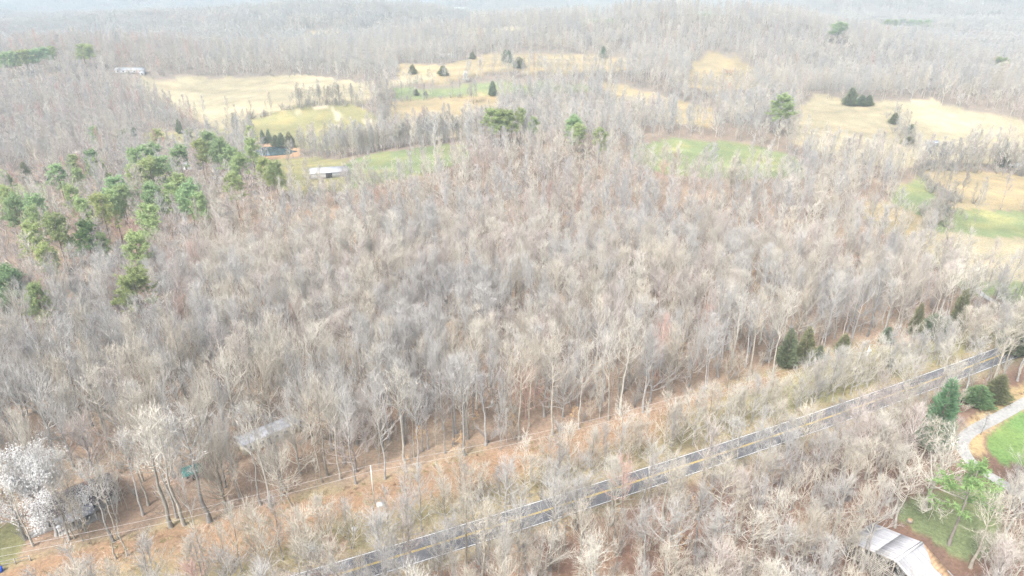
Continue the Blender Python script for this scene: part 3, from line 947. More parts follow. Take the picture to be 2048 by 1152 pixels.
def house(name, label, cat, loc, yaw, L, W, hw, hr, wall, roof, over=0.35, wins=(), doors=(), chimney=None, rear=True, group=None):
    """gable building, ridge along local x, front at -y"""
    e = empty(name, loc, yaw)
    prof = [(-W / 2, -0.5), (W / 2, -0.5), (W / 2, hw), (0, hw + hr), (-W / 2, hw)]
    mb = MB(); mb.prism(prof, -L / 2, L / 2)
    mb.v = [(-y, x, z) if False else (y, x, z) for x, y, z in mb.v]
    mb.q = [f[::-1] for f in mb.q]; mb.t = [f[::-1] for f in mb.t]
    w = mb.build('wall', M[wall], e)
    sl = hr / (W / 2); th = 0.12
    for sg in (-1, 1):
        y0, z0 = sg * (W / 2 + over), hw - sl * over + 0.03
        y1, z1 = 0.0, hw + hr + 0.03
        x0, x1 = -L / 2 - over, L / 2 + over
        pts = [(x0, y0, z0), (x1, y0, z0), (x1, y1, z1), (x0, y1, z1), (x0, y0, z0 + th), (x1, y0, z0 + th), (x1, y1, z1 + th), (x0, y1, z1 + th)]
        if sg > 0:
            pts = [pts[i] for i in (1, 0, 3, 2, 5, 4, 7, 6)]
        MB().hexa(pts).build('roof', M[roof], e)
    for (wx, wz, ww, wh) in wins:
        f = MB().box(wx - ww / 2 - 0.08, wx + ww / 2 + 0.08, -W / 2 - 0.05, -W / 2 - 0.003, wz - 0.08, wz + wh + 0.08).build('window', M['white_paint'], e)
        MB().box(wx - ww / 2, wx + ww / 2, -W / 2 - 0.07, -W / 2 - 0.053, wz, wz + wh).build('pane', M['glass'], f)
    for (dx, dw, dh) in doors:
        d = MB().box(dx - dw / 2, dx + dw / 2, -W / 2 - 0.06, -W / 2 - 0.003, 0.1, dh).build('door', M['dark_wood'], e)
        MB().box(dx + dw * 0.32, dx + dw * 0.40, -W / 2 - 0.09, -W / 2 - 0.062, dh * 0.45, dh * 0.5).build('handle', M['metal_grey'], d)
    if chimney is not None:
        MB().box(chimney - 0.35, chimney + 0.35, W * 0.08, W * 0.08 + 0.7, hw + hr * 0.5, hw + hr + 0.8).build('chimney', M['brick'], e)
    tag(e, label, cat, group)
    for k_ in np.linspace(-L / 2 + 2, L / 2 - 2, 5):
        KEEP_OUT.append((loc[0] + math.cos(yaw) * k_, loc[1] + math.sin(yaw) * k_, W / 2 + 1.5))
    return e

# cream trailer home
yw, ln, p = yaw_of((499, 908), (592, 868))
mid = p.mean(0); back = np.array([-math.sin(yw), math.cos(yw)]) * 2.1
house('mobile_home', 'long cream mobile home with grey roof among the lower left trees', 'mobile home', (mid[0] + back[0], mid[1] + back[1], hgt(mid[0], mid[1])), yw, max(ln, 14.5), 4.2, 3.0, 0.45, 'cream_siding', 'shingle_grey', 0.25,
      wins=((-5.5, 1.4, 1.0, 0.8), (-2.6, 1.4, 0.9, 0.8), (1.2, 1.5, 0.9, 0.6), (3.6, 1.4, 1.0, 0.8), (5.8, 1.4, 0.8, 0.8)), doors=((-0.8, 0.9, 2.3),))
for k in np.linspace(-7, 7, 5):
    KEEP_OUT.append((mid[0] + math.cos(yw) * k, mid[1] + math.sin(yw) * k, 3.2))
# teal roofed shed
p = unproj(386, 953)[0]
house('garden_shed', 'small shed with bright teal green roof under bare trees', 'shed', tuple(p), yw - 0.15, 3.6, 3.2, 2.0, 0.9, 'pink_wall', 'roof_teal', 0.3, doors=((0.2, 0.9, 1.8),), wins=((-1.1, 1.1, 0.5, 0.5),))
# dark roofed house at lower left
yw2, ln2, p = yaw_of((118, 1056), (206, 1018))
mid = p.mean(0); nv = np.array([-math.sin(yw2), math.cos(yw2)])
house('house', 'dark roofed grey house half hidden behind the white blossoming tree', 'house', (mid[0] + nv[0] * 4.2, mid[1] + nv[1] * 4.2, hgt(mid[0], mid[1])), yw2, 14.5, 8.0, 2.7, 1.7, 'grey_siding', 'shingle_dark', 0.45,
      wins=((-5, 1.0, 1.2, 1.0), (-2.2, 1.0, 1.2, 1.0), (3.4, 1.0, 1.4, 1.0), (5.6, 1.0, 1.0, 1.0)), doors=((0.4, 1.0, 2.1),), chimney=3.0)
pe = empty('porch', (mid[0] - nv[0] * 1.6, mid[1] - nv[1] * 1.6, hgt(mid[0], mid[1])), yw2)
MB().hexa([(-4.6, -1.4, 2.25), (2.6, -1.4, 2.25), (2.6, 1.5, 2.62), (-4.6, 1.5, 2.62), (-4.6, -1.4, 2.35), (2.6, -1.4, 2.35), (2.6, 1.5, 2.72), (-4.6, 1.5, 2.72)]).build('roof', M['shingle_grey'], pe)
for k in (-4.4, -2.1, 0.2, 2.4):
    MB().box(k - 0.07, k + 0.07, -1.3, -1.16, -0.3, 2.24).build('post', M['white_paint'], pe)
MB().box(-4.6, 2.6, -1.35, 1.5, -0.2, 0.28).build('deck', M['pale_wood'], pe)
tag(pe, 'pale grey porch roof on white posts at the dark roofed house', 'porch')
p = unproj(88, 1060)[0]
be = empty('board_stack', tuple(p), yw2)
for k in range(7):
    MB().box(-3.0 + 0.25 * random.random(), 2.6 + 0.5 * random.random(), -1.0 + 0.3 * k, -0.76 + 0.3 * k, 0.0, 0.10 + 0.12 * (k % 3)).build('board', M['pale_wood'], be)
tag(be, 'pile of pale boards lying on the ground left of the dark roofed house', 'boards')

# weathered barn with a ribbed metal roof, bottom right
R1 = flat(1847, 1077, 6.6); R2 = flat(1792, 1115, 6.6)
byaw = math.atan2(*(R1 - R2)[::-1]); bl = float(np.hypot(*(R1 - R2)))
bc = (R1 + R2) / 2
bz = hgt(*bc)
barn = empty('barn', (bc[0], bc[1], bz), byaw)           # local x along the ridge, +y to the left slope
LB = bl / 2
def slope(name, y0, z0, y1, z1, mat_of):
    sh = MB(); L_ = math.hypot(y1 - y0, z1 - z0)
    n = max(1, int(round(2 * LB / 0.76)))
    w = 2 * LB / n
    par = None
    ny, nz = -(z1 - z0) / L_, (y1 - y0) / L_
    if nz < 0:
        ny, nz = -ny, -nz
    for i in range(n):
        x0 = -LB + i * w
        mb = MB()
        lift = 0.012 * (i % 2) + 0.01 * random.random()
        def P(x, t, h):
            return (x, y0 + (y1 - y0) * t + ny * h, z0 + (z1 - z0) * t + nz * h)
        xs = [x0 + w * q for q in (0, 0.08, 0.14, 0.45, 0.5, 0.56, 0.9, 1.0)]
        hs = [0.05, 0.05, 0.0, 0.0, 0.045, 0.0, 0.0, 0.0]
        for a, b_, ha, hb in zip(xs[:-1], xs[1:], hs[:-1], hs[1:]):
            o = lift
            mb.hexa([P(a, 0, ha + o), P(b_, 0, hb + o), P(b_, 1, hb + o), P(a, 1, ha + o), P(a, 0, ha + o + 0.015), P(b_, 0, hb + o + 0.015), P(b_, 1, hb + o + 0.015), P(a, 1, ha + o + 0.015)])
        mb.build('roof_sheet', M[mat_of(i, n)], barn)
zr, ze = 6.6, 3.4
slope('a', 0.0, zr, 3.9, 5.3, lambda i, n: 'sheet_metal')
slope('b', 3.86, 5.30, 9.6, 3.6, lambda i, n: 'sheet_metal')
slope('c', 0.0, zr, -8.4, 3.1, lambda i, n: 'sheet_metal')
MB().prism([(-0.28, zr + 0.0), (0, zr + 0.14), (0.28, zr + 0.0), (0, zr + 0.10)], -LB, LB)
mb = MB(); mb.hexa([(-LB, -0.34, zr - 0.10), (LB, -0.34, zr - 0.10), (LB, 0.34, zr - 0.07), (-LB, 0.34, zr - 0.07), (-LB, -0.02, zr + 0.13), (LB, -0.02, zr + 0.13), (LB, 0.02, zr + 0.13), (-LB, 0.02, zr + 0.13)]).build('ridge_cap', M['white_paint'], barn)
# rust flaking over the right slope by the far gable: irregular thin plates lying on the sheets
rr_ = random.Random(5)
def on_c(x, t, h):
    L_ = math.hypot(8.4, 3.5); return (x, -8.4 * t - 3.5 / L_ * h, zr - 3.5 * t + 8.4 / L_ * h)
mb = MB()
wprof = [0.3, 0.6, 1.0, 1.6, 2.3, 2.6, 2.4, 2.1, 2.5, 3.0, 2.8, 2.0]
for i in range(11):
    t0 = 0.05 + 0.086 * i; t1 = t0 + 0.086
    a0, a1 = wprof[i], wprof[i + 1]
    c0 = 0.35 if i in (7, 8, 9) else 0.02
    mb.hexa([on_c(LB - a0, t0, 0.088), on_c(LB - c0, t0, 0.088), on_c(LB - c0, t1, 0.088), on_c(LB - a1, t1, 0.088), on_c(LB - a0, t0, 0.093), on_c(LB - c0, t0, 0.093), on_c(LB - c0, t1, 0.093), on_c(LB - a1, t1, 0.093)])
ru = mb.build('rust_patch', M['rust'], barn); ru['label'] = 'brown rusted strip along the far edge of the metal roof'
# frame: posts, rafters and open board walls
def zroof(y):
    return zr - 0.15 - (y / 3.9 * 1.3 if 0 <= y <= 3.9 else 1.3 + (y - 3.9) / 5.7 * 1.7 if y > 3.9 else -y / 8.4 * 3.5)
for x in (-LB + 0.3, 0.0, LB - 0.3):
    for y in (-8.1, -4.2, 0.0, 3.8, 6.6, 9.3):
        MB().box(x - 0.11, x + 0.11, y - 0.11, y + 0.11, -0.4, zroof(y)).build('post', M['old_wood'], barn)
    for ya, yb in ((-8.2, 0), (0, 3.9), (3.9, 9.4)):
        za, zb = zroof(ya) , zroof(yb)
        MB().hexa([(x - 0.06, ya, za - 0.2), (x + 0.06, ya, za - 0.2), (x + 0.06, yb, zb - 0.2), (x - 0.06, yb, zb - 0.2), (x - 0.06, ya, za), (x + 0.06, ya, za), (x + 0.06, yb, zb), (x - 0.06, yb, zb)]).build('rafter', M['old_wood'], barn)
for k in range(9):                       # horizontal boards with gaps on the near gable
    z = 0.25 + 0.42 * k
    y0, y1 = -8.0, 9.2
    while zroof(y1) < z + 0.25:
        y1 -= 0.3
    while zroof(y0) < z + 0.25:
        y0 += 0.3
    if k in (3, 4):
        MB().box(-LB + 0.12, -LB + 0.17, 1.5, y1, z, z + 0.22).build('board', M['pale_wood'], barn)
    else:
        MB().box(-LB + 0.12, -LB + 0.17, y0, y1, z, z + 0.22).build('board', M['pale_wood' if k % 2 else 'old_wood'], barn)
y = -8.0
while y < 9.2:                          # upright boards on the far gable
    w_ = 0.26
    MB().box(LB - 0.20, LB - 0.16, y, y + w_, -0.2, zroof(y + w_ / 2) - 0.15).build('board', M['old_wood'], barn)
    y += 0.30
x = -LB + 0.3
while x < LB - 0.4:
    MB().box(x, x + 0.26, -8.25, -8.21, -0.2, zroof(-8.2) - 0.2).build('board', M['old_wood'], barn)
    MB().box(x, x + 0.26, 9.41, 9.45, -0.2, zroof(9.4) - 0.2).build('board', M['old_wood'], barn)
    x += 0.30
MB().box(-LB + 0.4, LB - 0.4, -7.9, 9.0, -0.3, 0.05).build('earth_floor', M['dark_wood'], barn)
tag(barn, 'weathered open barn with ribbed silver metal roof at lower right', 'barn')
for k in np.linspace(-7, 8.5, 6):
    KEEP_OUT.append((bc[0] - math.sin(byaw) * k, bc[1] + math.cos(byaw) * k, 5.6))

# middle distance and far buildings: px centre of the base, px width, depth-wise width, wall height
FAR = [
    ('long_barn', 'long pale roofed barn by the green slope, right of the pond', 'barn', (658, 352), 20, 9.5, 3.2, 2.0, 'grey_siding', 'roof_pale', 0.28),
    ('house', 'white house showing between the tall pines left of the pond', 'house', (378, 338), 13, 8, 2.8, 1.6, 'white_paint', 'roof_pale', 0.1),
    ('garden_shed', 'tiny white shed on the grass beside the pond', 'shed', (517, 329), 3.8, 3.0, 2.2, 0.9, 'white_paint', 'roof_pale', 0.15),
    ('house', 'long white house at the left tip of the big pale field', 'house', (262, 145), 27, 8, 3.0, 1.8, 'white_paint', 'roof_pale', 0.05),
    ('garden_shed', 'small white shed in front of the long white field house', 'shed', (285, 150), 4, 3, 2.4, 0.9, 'white_paint', 'roof_pale', 0.3),
    ('house', 'leftmost pale roof of the far row of low buildings', 'house', (280, 81), 14, 9, 3, 1.8, 'white_paint', 'roof_pale', 0.0),
    ('house', 'second pale roof from left in the far row of low buildings', 'house', (298, 84), 14, 9, 3, 1.8, 'grey_siding', 'roof_pale', 0.2),
    ('long_shed', 'longest pale roof in the middle of the far row of low buildings', 'shed', (339, 84), 32, 10, 3, 1.8, 'white_paint', 'roof_pale', 0.04),
    ('long_shed', 'fourth pale roof from left in the far row of low buildings', 'shed', (380, 86), 20, 9, 3, 1.8, 'white_paint', 'roof_pale', -0.05),
    ('long_shed', 'rightmost pale roof of the far row of low buildings', 'shed', (421, 85), 14, 9, 3, 1.8, 'grey_siding', 'roof_pale', 0.0),
    ('house', 'dark roofed house on the far tan knoll, upper left of centre', 'house', (672, 75), 15, 10, 3, 2.2, 'white_paint', 'shingle_dark', 0.0),
    ('house', 'pale roofed house alone in far woods right of the tan knoll', 'house', (740, 69), 24, 11, 3.5, 2.2, 'white_paint', 'roof_pale', 0.0),
    ('house', 'pale roofed house in the woods just above the tan crest field', 'house', (896, 116), 22, 10, 3.2, 2.4, 'grey_siding', 'roof_pale', 0.15),
    ('tall_house', 'white building standing on the farthest pale clearing', 'house', (920, 20), 40, 14, 6, 4, 'white_paint', 'roof_pale', 0.0),
    ('house', 'white house cut by the right edge beside a white car', 'house', (2048, 337), 9, 7, 2.8, 1.6, 'white_paint', 'roof_pale', 0.2),
    ('garden_shed', 'little white shed between the two dark cedars on the right field', 'shed', (1716, 204), 6, 5, 2.6, 1.2, 'white_paint', 'roof_pale', 0.1),
    ('garden_shed', 'grey roofed shed at the lower edge of the big right field', 'shed', (1862, 292), 8, 5, 2.6, 1.2, 'grey_siding', 'roof_pale', 0.2),
    ('garden_shed', 'pale roof in the far woods at upper right', 'shed', (1692, 42), 18, 9, 3.0, 1.6, 'white_paint', 'roof_pale', 0.0),
]
for nm, lb, ct, (qx, qy), L, W, hw, hr, wl, rf, yw_ in FAR:
    p = unproj(qx, qy)[0]
    nw = max(1, int(L / 5))
    wins = [(-L / 2 + (k + 0.5) * L / nw, 1.0, min(1.6, L / nw * 0.4), 1.1) for k in range(nw) if k != nw // 2 or nw == 1]
    if ct == 'barn':
        wins = []
    house(nm, lb, ct, tuple(p), yw_, L, W, hw, hr, wl, rf, 0.4, wins=wins if nw > 1 else (), doors=((0.0, 1.1 if ct != 'barn' else 3.5, 2.1 if ct != 'barn' else 3.0),))
    d_ = norm(np.array([p[0], p[1]]))
    KEEP_OUT.append((p[0] - d_[0] * L * 0.7, p[1] - d_[1] * L * 0.7, L * 0.6 + 2))

# cars
def car(loc, yaw, label, paint):
    e = empty('car', loc, yaw)
    mb = MB()
    prof = [(-2.2, 0.35), (2.2, 0.35), (2.25, 0.75), (1.3, 0.95), (0.6, 1.42), (-1.2, 1.45), (-1.9, 1.0), (-2.25, 0.9)]
    mb.prism(prof, -0.85, 0.85); mb.build('body', M[paint], e)
    gp = [(1.15, 0.98), (0.58, 1.36), (-1.15, 1.38), (-1.7, 1.0)]
    mb = MB(); mb.prism(gp, -0.87, 0.87); mb.build('window', M['glass'], e)
    for x_ in (-1.4, 1.4):
        for y_ in (-0.8, 0.8):
            w = MB().tube((x_, y_ - 0.1, 0.33), (x_, y_ + 0.1, 0.33), 0.33, 0.33, 12).build('wheel', M['tyre'], e)
            MB().tube((x_, y_ - 0.115, 0.33), (x_, y_ + 0.115, 0.33), 0.18, 0.18, 10).build('rim', M['metal_grey'], w)
    return tag(e, label, 'car')
p = unproj(2020, 333)[0]
car(tuple(p), 0.1, 'white car parked left of the white house at the right edge', 'white_paint')
KEEP_OUT.append((p[0], p[1] - 8, 9))

# utility poles and wires along the clearing
def power_pole(label, base, Hp, yaw, transformer=False, arm=True):
    e = empty('power_pole', tuple(base), yaw)
    MB().tube((0, 0, -0.5), (0, 0, Hp), 0.19, 0.13, 10).build('pole', M['pole_wood'], e)
    if arm:
        MB().box(-0.06, 0.06, -0.75, 0.25, Hp - 1.25, Hp - 1.10).build('crossarm', M['pole_wood'], e)
    for (y_, z_) in ((0.0, Hp), (-0.7, Hp - 1.10)):
        MB().tube((0, y_, z_), (0, y_, z_ + 0.22), 0.07, 0.05, 8).build('insulator', M['white_paint'], e)
    if transformer:
        t = MB().tube((0.0, -0.45, Hp - 1.9), (0.0, -0.45, Hp - 0.95), 0.32, 0.32, 12).build('transformer', M['white_paint'], e)
        MB().tube((0.0, -0.45, Hp - 0.94), (0.0, -0.45, Hp - 0.7), 0.06, 0.05, 8).build('bushing', M['white_paint'], t)
    return tag(e, label, 'pole', 'poles along the clearing')
pp = unproj(np.array([749, 1344, 1724]), np.array([1004, 862, 752]))
dirp = pp[2] - pp[0]
pyaw = math.atan2(dirp[1], dirp[0])
HP = 10.0
power_pole('pale wooden utility pole nearest, standing in the orange leaves', pp[0], HP, pyaw)
power_pole('thin utility pole in the middle of the clearing above roadside trees', pp[1], HP, pyaw)
power_pole('utility pole with white transformer near dark round bush', pp[2], HP, pyaw, True)
off_l = pp[0] - (pp[1] - pp[0]) * 1.0; off_l[2] = hgt(off_l[0], off_l[1])
off_r = pp[2] + (pp[2] - pp[1]) * 1.15; off_r[2] = hgt(off_r[0], off_r[1])
power_pole('utility pole at the right end of the clearing by the evergreens', off_r, HP, pyaw)
power_pole('utility pole at the lower left end of the wire', off_l, HP, pyaw)
wl = [off_l, pp[0], pp[1], pp[2], off_r]
spn = ('from the lower left edge to the nearest pole', 'between the nearest and the middle pole', 'between the middle pole and the transformer pole', 'from the transformer pole to the right end')
perp = np.array([math.sin(pyaw), -math.cos(pyaw)]) * 0.7
for i in range(4):
    for lvl, nm in ((0, 'upper'), (1, 'lower')):
        a = wl[i].copy(); b_ = wl[i + 1].copy()
        if lvl:
            a[:2] += perp; b_[:2] += perp
        za, zb = a[2] + HP + (0.22 if lvl == 0 else -0.88), b_[2] + HP + (0.22 if lvl == 0 else -0.88)
        n = 18; ts = np.linspace(0, 1, n + 1)
        P = np.column_stack([a[0] + (b_[0] - a[0]) * ts, a[1] + (b_[1] - a[1]) * ts, za + (zb - za) * ts - 4 * 1.3 * ts * (1 - ts)])[None]
        V, Q = tubes(P, np.full((1, n + 1), 0.022), 4)
        o = mobj('power_line', V, [Q], M['wire'])
        tag(o, '%s power wire strung %s' % (nm, spn[i]), 'wire', 'power wires over the clearing')
p = unproj(527, 323)[0]
e = empty('pond_pole', tuple(p)); MB().tube((0, 0, -0.5), (0, 0, 8.5), 0.16, 0.12, 8).build('pole', M['white_paint'], e); MB().box(-0.5, 0.5, -0.06, 0.06, 7.8, 7.95).build('crossarm', M['pole_wood'], e)  # plain utility pole by the pond, carries no lamp
tag(e, 'pale pole standing at the near shore of the pond', 'pole')
p = unproj(1952, 330)[0]
e = empty('utility_pole', tuple(p)); MB().tube((0, 0, -0.5), (0, 0, 9), 0.18, 0.13, 8).build('pole', M['white_paint'], e); MB().box(-0.6, 0.6, -0.06, 0.06, 8.2, 8.35).build('crossarm', M['pole_wood'], e)
tag(e, 'pale pole among bare trees left of the white car', 'pole')

# small pale things on the ground
p = unproj(761, 1012)[0]
e = empty('utility_box', tuple(p), 0.3)
MB().box(-0.75, 0.75, -0.55, 0.55, 0.0, 0.55).build('body', M['white_paint'], e); MB().box(-0.8, 0.8, -0.6, 0.6, 0.55, 0.62).build('lid', M['white_paint'], e)
tag(e, 'white ground box just right of the nearest utility pole', 'utility box')
p = unproj(708, 1061)[0]
e = empty('bucket', tuple(p)); MB().tube((0, 0, 0), (0, 0, 0.6), 0.35, 0.45, 12).build('body', M['white_paint'], e); MB().tube((0, 0, 0.6), (0, 0, 0.66), 0.48, 0.48, 12).build('rim', M['white_paint'], e)
tag(e, 'small white bucket lying among the roadside trees below the nearest pole', 'bucket')
p = unproj(867, 934)[0]
place_tree('brush', 'dry_weed', tuple(p), 1.4, 1.6, 0.4, (0.62, 0.52, 0.30), 'yellow dry weed clump on the orange leaves right of the nearest pole', 'weed')
p = unproj(1819, 1044)[0]
e = empty('tree_stump', tuple(p)); MB().tube((0, 0, -0.1), (0, 0, 0.75), 0.62, 0.5, 11).build('trunk', M['old_wood'], e); MB().tube((0, 0, 0.74), (0, 0, 0.76), 0.46, 0.44, 11).build('cut_face', M['rust'], e)
tag(e, 'brown cut stump on the grass above the barn roof', 'stump')
p = unproj(2, 1143)[0]
e = empty('barrel', tuple(p)); MB().tube((0, 0, 0), (0, 0, 0.95), 0.45, 0.45, 14).build('body', M['blue'], e); MB().tube((0, 0, 0.93), (0, 0, 1.0), 0.47, 0.47, 14).build('rim', M['blue'], e)
tag(e, 'blue barrel at the lower left corner by the fence', 'barrel')
# rail fence, lower left
yf, lf_, p = yaw_of((-60, 1148), (62, 1122))
e = empty('fence', tuple(p[0]), yf)
for k in range(5):
    MB().box(k * lf_ / 4 - 0.08, k * lf_ / 4 + 0.08, -0.08, 0.08, -0.4, 1.5).build('post', M['pale_wood'], e)
for z_ in (0.45, 1.25):
    MB().box(0, lf_, 0.085, 0.13, z_, z_ + 0.11).build('rail', M['pale_wood'], e)
tag(e, 'pale post and rail fence in the lower left corner', 'fence')
# fallen log at the end of the clearing
yf, lf_, p = yaw_of((1984, 641), (2012, 655))
e = empty('fallen_log', tuple(p[0]), yf)
MB().tube((0, 0, 0.3), (lf_, 0, 0.35), 0.33, 0.2, 9).build('trunk', M['pole_wood'], e); MB().tube((lf_ * 0.6, 0, 0.4), (lf_ * 0.8, 0.9, 1.3), 0.09, 0.04, 6).build('branch', M['pole_wood'], e)
tag(e, 'grey fallen log lying at the right end of the clearing', 'log')

# ------------------------------------------------------------------ trees
def keep_front(px, py, r0, n=3, step=6.0):
    p = unproj(px, py)[0]; d = norm(np.array([p[0], p[1]]))
    for k_ in range(n):
        KEEP_OUT.append((p[0] - d[0] * step * k_, p[1] - d[1] * step * k_, r0))
keep_front(1886, 872, 3.2, 3, 4.0)
for q in ((1790, 1100), (1840, 1120), (1880, 1140)):
    keep_front(*q, 6.0, 4)
for q in ((1860, 1030), (1920, 1030), (1965, 1000)):
    keep_front(*q, 5.0, 3)
for q in ((1990, 900), (2040, 880), (1960, 930)):
    keep_front(*q, 5.0, 4)
for q in ((505, 912), (535, 900), (565, 886)):
    keep_front(*q, 2.6, 4, 4.0)
keep_front(386, 958, 2.5, 3, 4.0)
PAL = [((0.465, 0.42, 0.35), 'tan'), ((0.43, 0.412, 0.385), 'grey'), ((0.455, 0.40, 0.365), 'pinkish'), ((0.515, 0.48, 0.415), 'cream'), ((0.39, 0.375, 0.36), 'dull grey'), ((0.47, 0.32, 0.27), 'reddish')]
PALA = np.array([c for c, _ in PAL])
def pick_tints(x, y, rng):
    n = len(x)
    z = vnoise(x, y, 28, 71) + 0.6 * rng.normal(size=n)
    idx = np.where(z < -0.75, 4, np.where(z < -0.15, 1, np.where(z < 0.35, 0, np.where(z < 0.85, 3, 2))))
    idx = np.where(rng.random(n) < 0.008, 5, idx)
    px_, py_, _ = project(x, y, 0)
    left = (px_ < 420) & (py_ < 680) & (rng.random(n) < 0.35)
    idx = np.where(left, np.where(rng.random(n) < 0.15, 5, 2), idx)
    t = PALA[idx] * rng.uniform(0.86, 1.12, n)[:, None]
    return idx, t

def is_open(x, y, pad=0.0):
    s = road_s(x, y)
    o = np.zeros(x.shape, bool)
    for nm, fc, poly in FPOLY:
        o |= inside(poly, x, y)
    o |= inside(VERGE, x, y) | inside(BANK, x, y)
    o |= (s > -5.5) & (s < edge_s(x)) & (x < X_CLEAR_END)
    o |= (np.abs(s) < 5.5)
    o |= dist_line(DRIVE_A, x, y) < 3.5
    o |= dist_line(DRIVE_B, x, y) < 3.5
    for bx, by, br in KEEP_OUT:
        o |= np.hypot(x - bx, y - by) < br
    return o

def jgrid(sp, r0, r1, rng, amax=47):
    g = np.arange(-r1, r1, sp)
    gx, gy = np.meshgrid(g, np.arange(20, r1, sp))
    gx = gx.ravel() + rng.uniform(-0.46, 0.46, gx.size) * sp; gy = gy.ravel() + rng.uniform(-0.46, 0.46, gy.size) * sp
    r = np.hypot(gx, gy)
    k = (r >= r0) & (r < r1) & (np.abs(np.degrees(np.arctan2(gx, gy + 25))) < amax)
    return gx[k], gy[k]

ONES = ['', 'first', 'second', 'third', 'fourth', 'fifth', 'sixth', 'seventh', 'eighth', 'ninth', 'tenth', 'eleventh', 'twelfth', 'thirteenth', 'fourteenth', 'fifteenth', 'sixteenth', 'seventeenth', 'eighteenth', 'nineteenth']
TENS = {2: 'twent', 3: 'thirt', 4: 'fort', 5: 'fift', 6: 'sixt', 7: 'sevent', 8: 'eight', 9: 'ninet'}
def ordinal(n):
    if n < 20:
        return ONES[n]
    if n >= 100:
        return 'hundredth' if n == 100 else 'hundred-and-' + ordinal(n - 100)
    t = TENS[n // 10]
    return t + 'ieth' if n % 10 == 0 else t + 'y-' + ONES[n % 10]

TREES = []      # individuals: dict(x,y,kind,H,W,idx,tint,zone, label)
def want(px, py, kind, H, W, idx, label=None, var=None, lean=(0, 0), bright=1.0, zone=None):
    p = unproj(px, py)[0]
    TREES.append(dict(x=p[0], y=p[1], kind=kind, H=H, W=W, idx=idx, tint=PALA[idx] * bright, label=label, var=var, lean=lean, zone=zone))
    return p

# trees one can point at
want(600, 792, 'oak', 21, 19, 3, 'broad domed cream-pink tree standing behind the long cream mobile home', 0)
want(468, 850, 'oak', 22, 24, 3, 'widest pale spreading tree, just upper left of the cream mobile home', 1, bright=1.08)
want(110, 905, 'oak', 24, 20, 1, 'broad pale tree at the left edge above the white blossoming tree', 2, bright=1.1)
want(195, 960, 'oak', 19, 15, 2, 'round brownish fine-twigged tree right of the white blossom', 1)
want(342, 1054, 'poplar', 28, 12, 3, 'leftmost of four tall dark-based trunks on the leaf-covered forest edge', 0)
want(369, 1050, 'forest', 28, 14, 3, 'tall pale trunk just left of the teal roofed shed line of sight', 1, bright=1.1)
want(388, 1052, 'slim', 17, 5, 1, 'thin short trunk between the two tall trunks below the teal shed')
want(420, 1043, 'poplar', 28, 13, 1, 'rightmost of the four tall trunks below the teal roofed shed', 2)
want(585, 1012, 'slim', 13, 9, 0, 'round fan-shaped tan tree standing in the leaves below the cream mobile home', 2)
want(522, 1010, 'forest', 25, 9, 1, 'tall tree in front of the left half of the cream mobile home', 2)
want(542, 1012, 'poplar', 26, 9, 3, 'tall pale tree in front of the middle of the cream mobile home', 1)
for i, (qx, qy, h, kd) in enumerate(((67, 1092, 22, 'forest'), (139, 1080, 23, 'forest'), (150, 1077, 17, 'slim'), (166, 1082, 15, 'slim'), (172, 1064, 20, 'forest'), (227, 1084, 20, 'poplar'), (236, 1077, 17, 'forest'))):
    want(qx, qy, kd, h, h * 0.36, [3, 1, 3, 0][i % 4], '%s from left of the thin pale trunks in front of the dark roofed house' % ordinal(i + 1), bright=1.05)
for qx, qy, k, h in ((712, 968, 'forest', 24), (770, 958, 'forest', 25), (810, 923, 'poplar', 25), (835, 935, 'forest', 23), (930, 911, 'poplar', 27), (1000, 899, 'slim', 15), (1038, 880, 'poplar', 26), (1104, 869, 'poplar', 27), (1157, 857, 'forest', 24), (1217, 840, 'forest', 27), (1240, 831, 'poplar', 29), (1285, 826, 'forest', 25), (1408, 793, 'forest', 24), (1455, 775, 'slim', 16), (1497, 761, 'poplar', 27), (1545, 748, 'forest', 23), (1700, 692, 'forest', 25), (1787, 679, 'forest', 26)):
    want(qx, qy, k, h, 9 if k != 'slim' else 5, random.choice([0, 1, 3, 1]), zone='edge')
want(1864, 665, 'poplar', 24, 7, 3, 'white-barked leaning trunk beside dark evergreens at the right forest edge', 1, lean=(0, 0.10), bright=1.25)
want(1848, 1018, 'gnarled', 21, 19, 3, 'large gnarled whitish tree with twisted limbs on the lawn above the barn', 0, bright=1.12)
want(2020, 1050, 'oak', 14, 11, 1, 'grey spreading tree at the lower right edge beside the driveway', 2)
want(2040, 985, 'slim', 13, 8, 1, 'bushy grey tree between the driveway bend and the right edge', 1)
want(1962, 870, 'slim', 6, 4, 4, 'small lone leafless tree in the gap at the driveway bend', 0)
want(1700, 1146, 'poplar', 22, 7, 0, 'left trunk of the close clump beside the left end of the barn roof', 0, bright=1.05)
want(1712, 1148, 'forest', 23, 7, 3, 'middle trunk of the close clump beside the left end of the barn roof', 1)
want(1722, 1143, 'poplar', 21, 7, 1, 'right trunk of the close clump beside the left end of the barn roof', 2)
want(1790, 1055, 'forest', 15, 9, 3, 'cream brushy tree crown leaning over the far left edge of barn roof', 3, bright=1.12)
want(232, 1118, 'snag', 9, 3, 3, 'pale dead snag, left of the two broken snags at the clearing', 0, bright=1.1)
want(255, 1112, 'snag', 10, 3, 3, 'pale dead snag, right of the two broken snags at the clearing', 0, bright=1.1)
for i, (qx, qy, h) in enumerate(((1930, 622, 20), (1952, 633, 21), (1975, 633, 18), (1996, 620, 22), (2020, 624, 20), (2036, 606, 19))):
    want(qx, qy, 'forest', h, 7.5, [4, 1, 4][i % 3], '%s from the left of the dark trunks before the green field at right' % ordinal(i + 1), lean=(0, 0.06), bright=0.85)
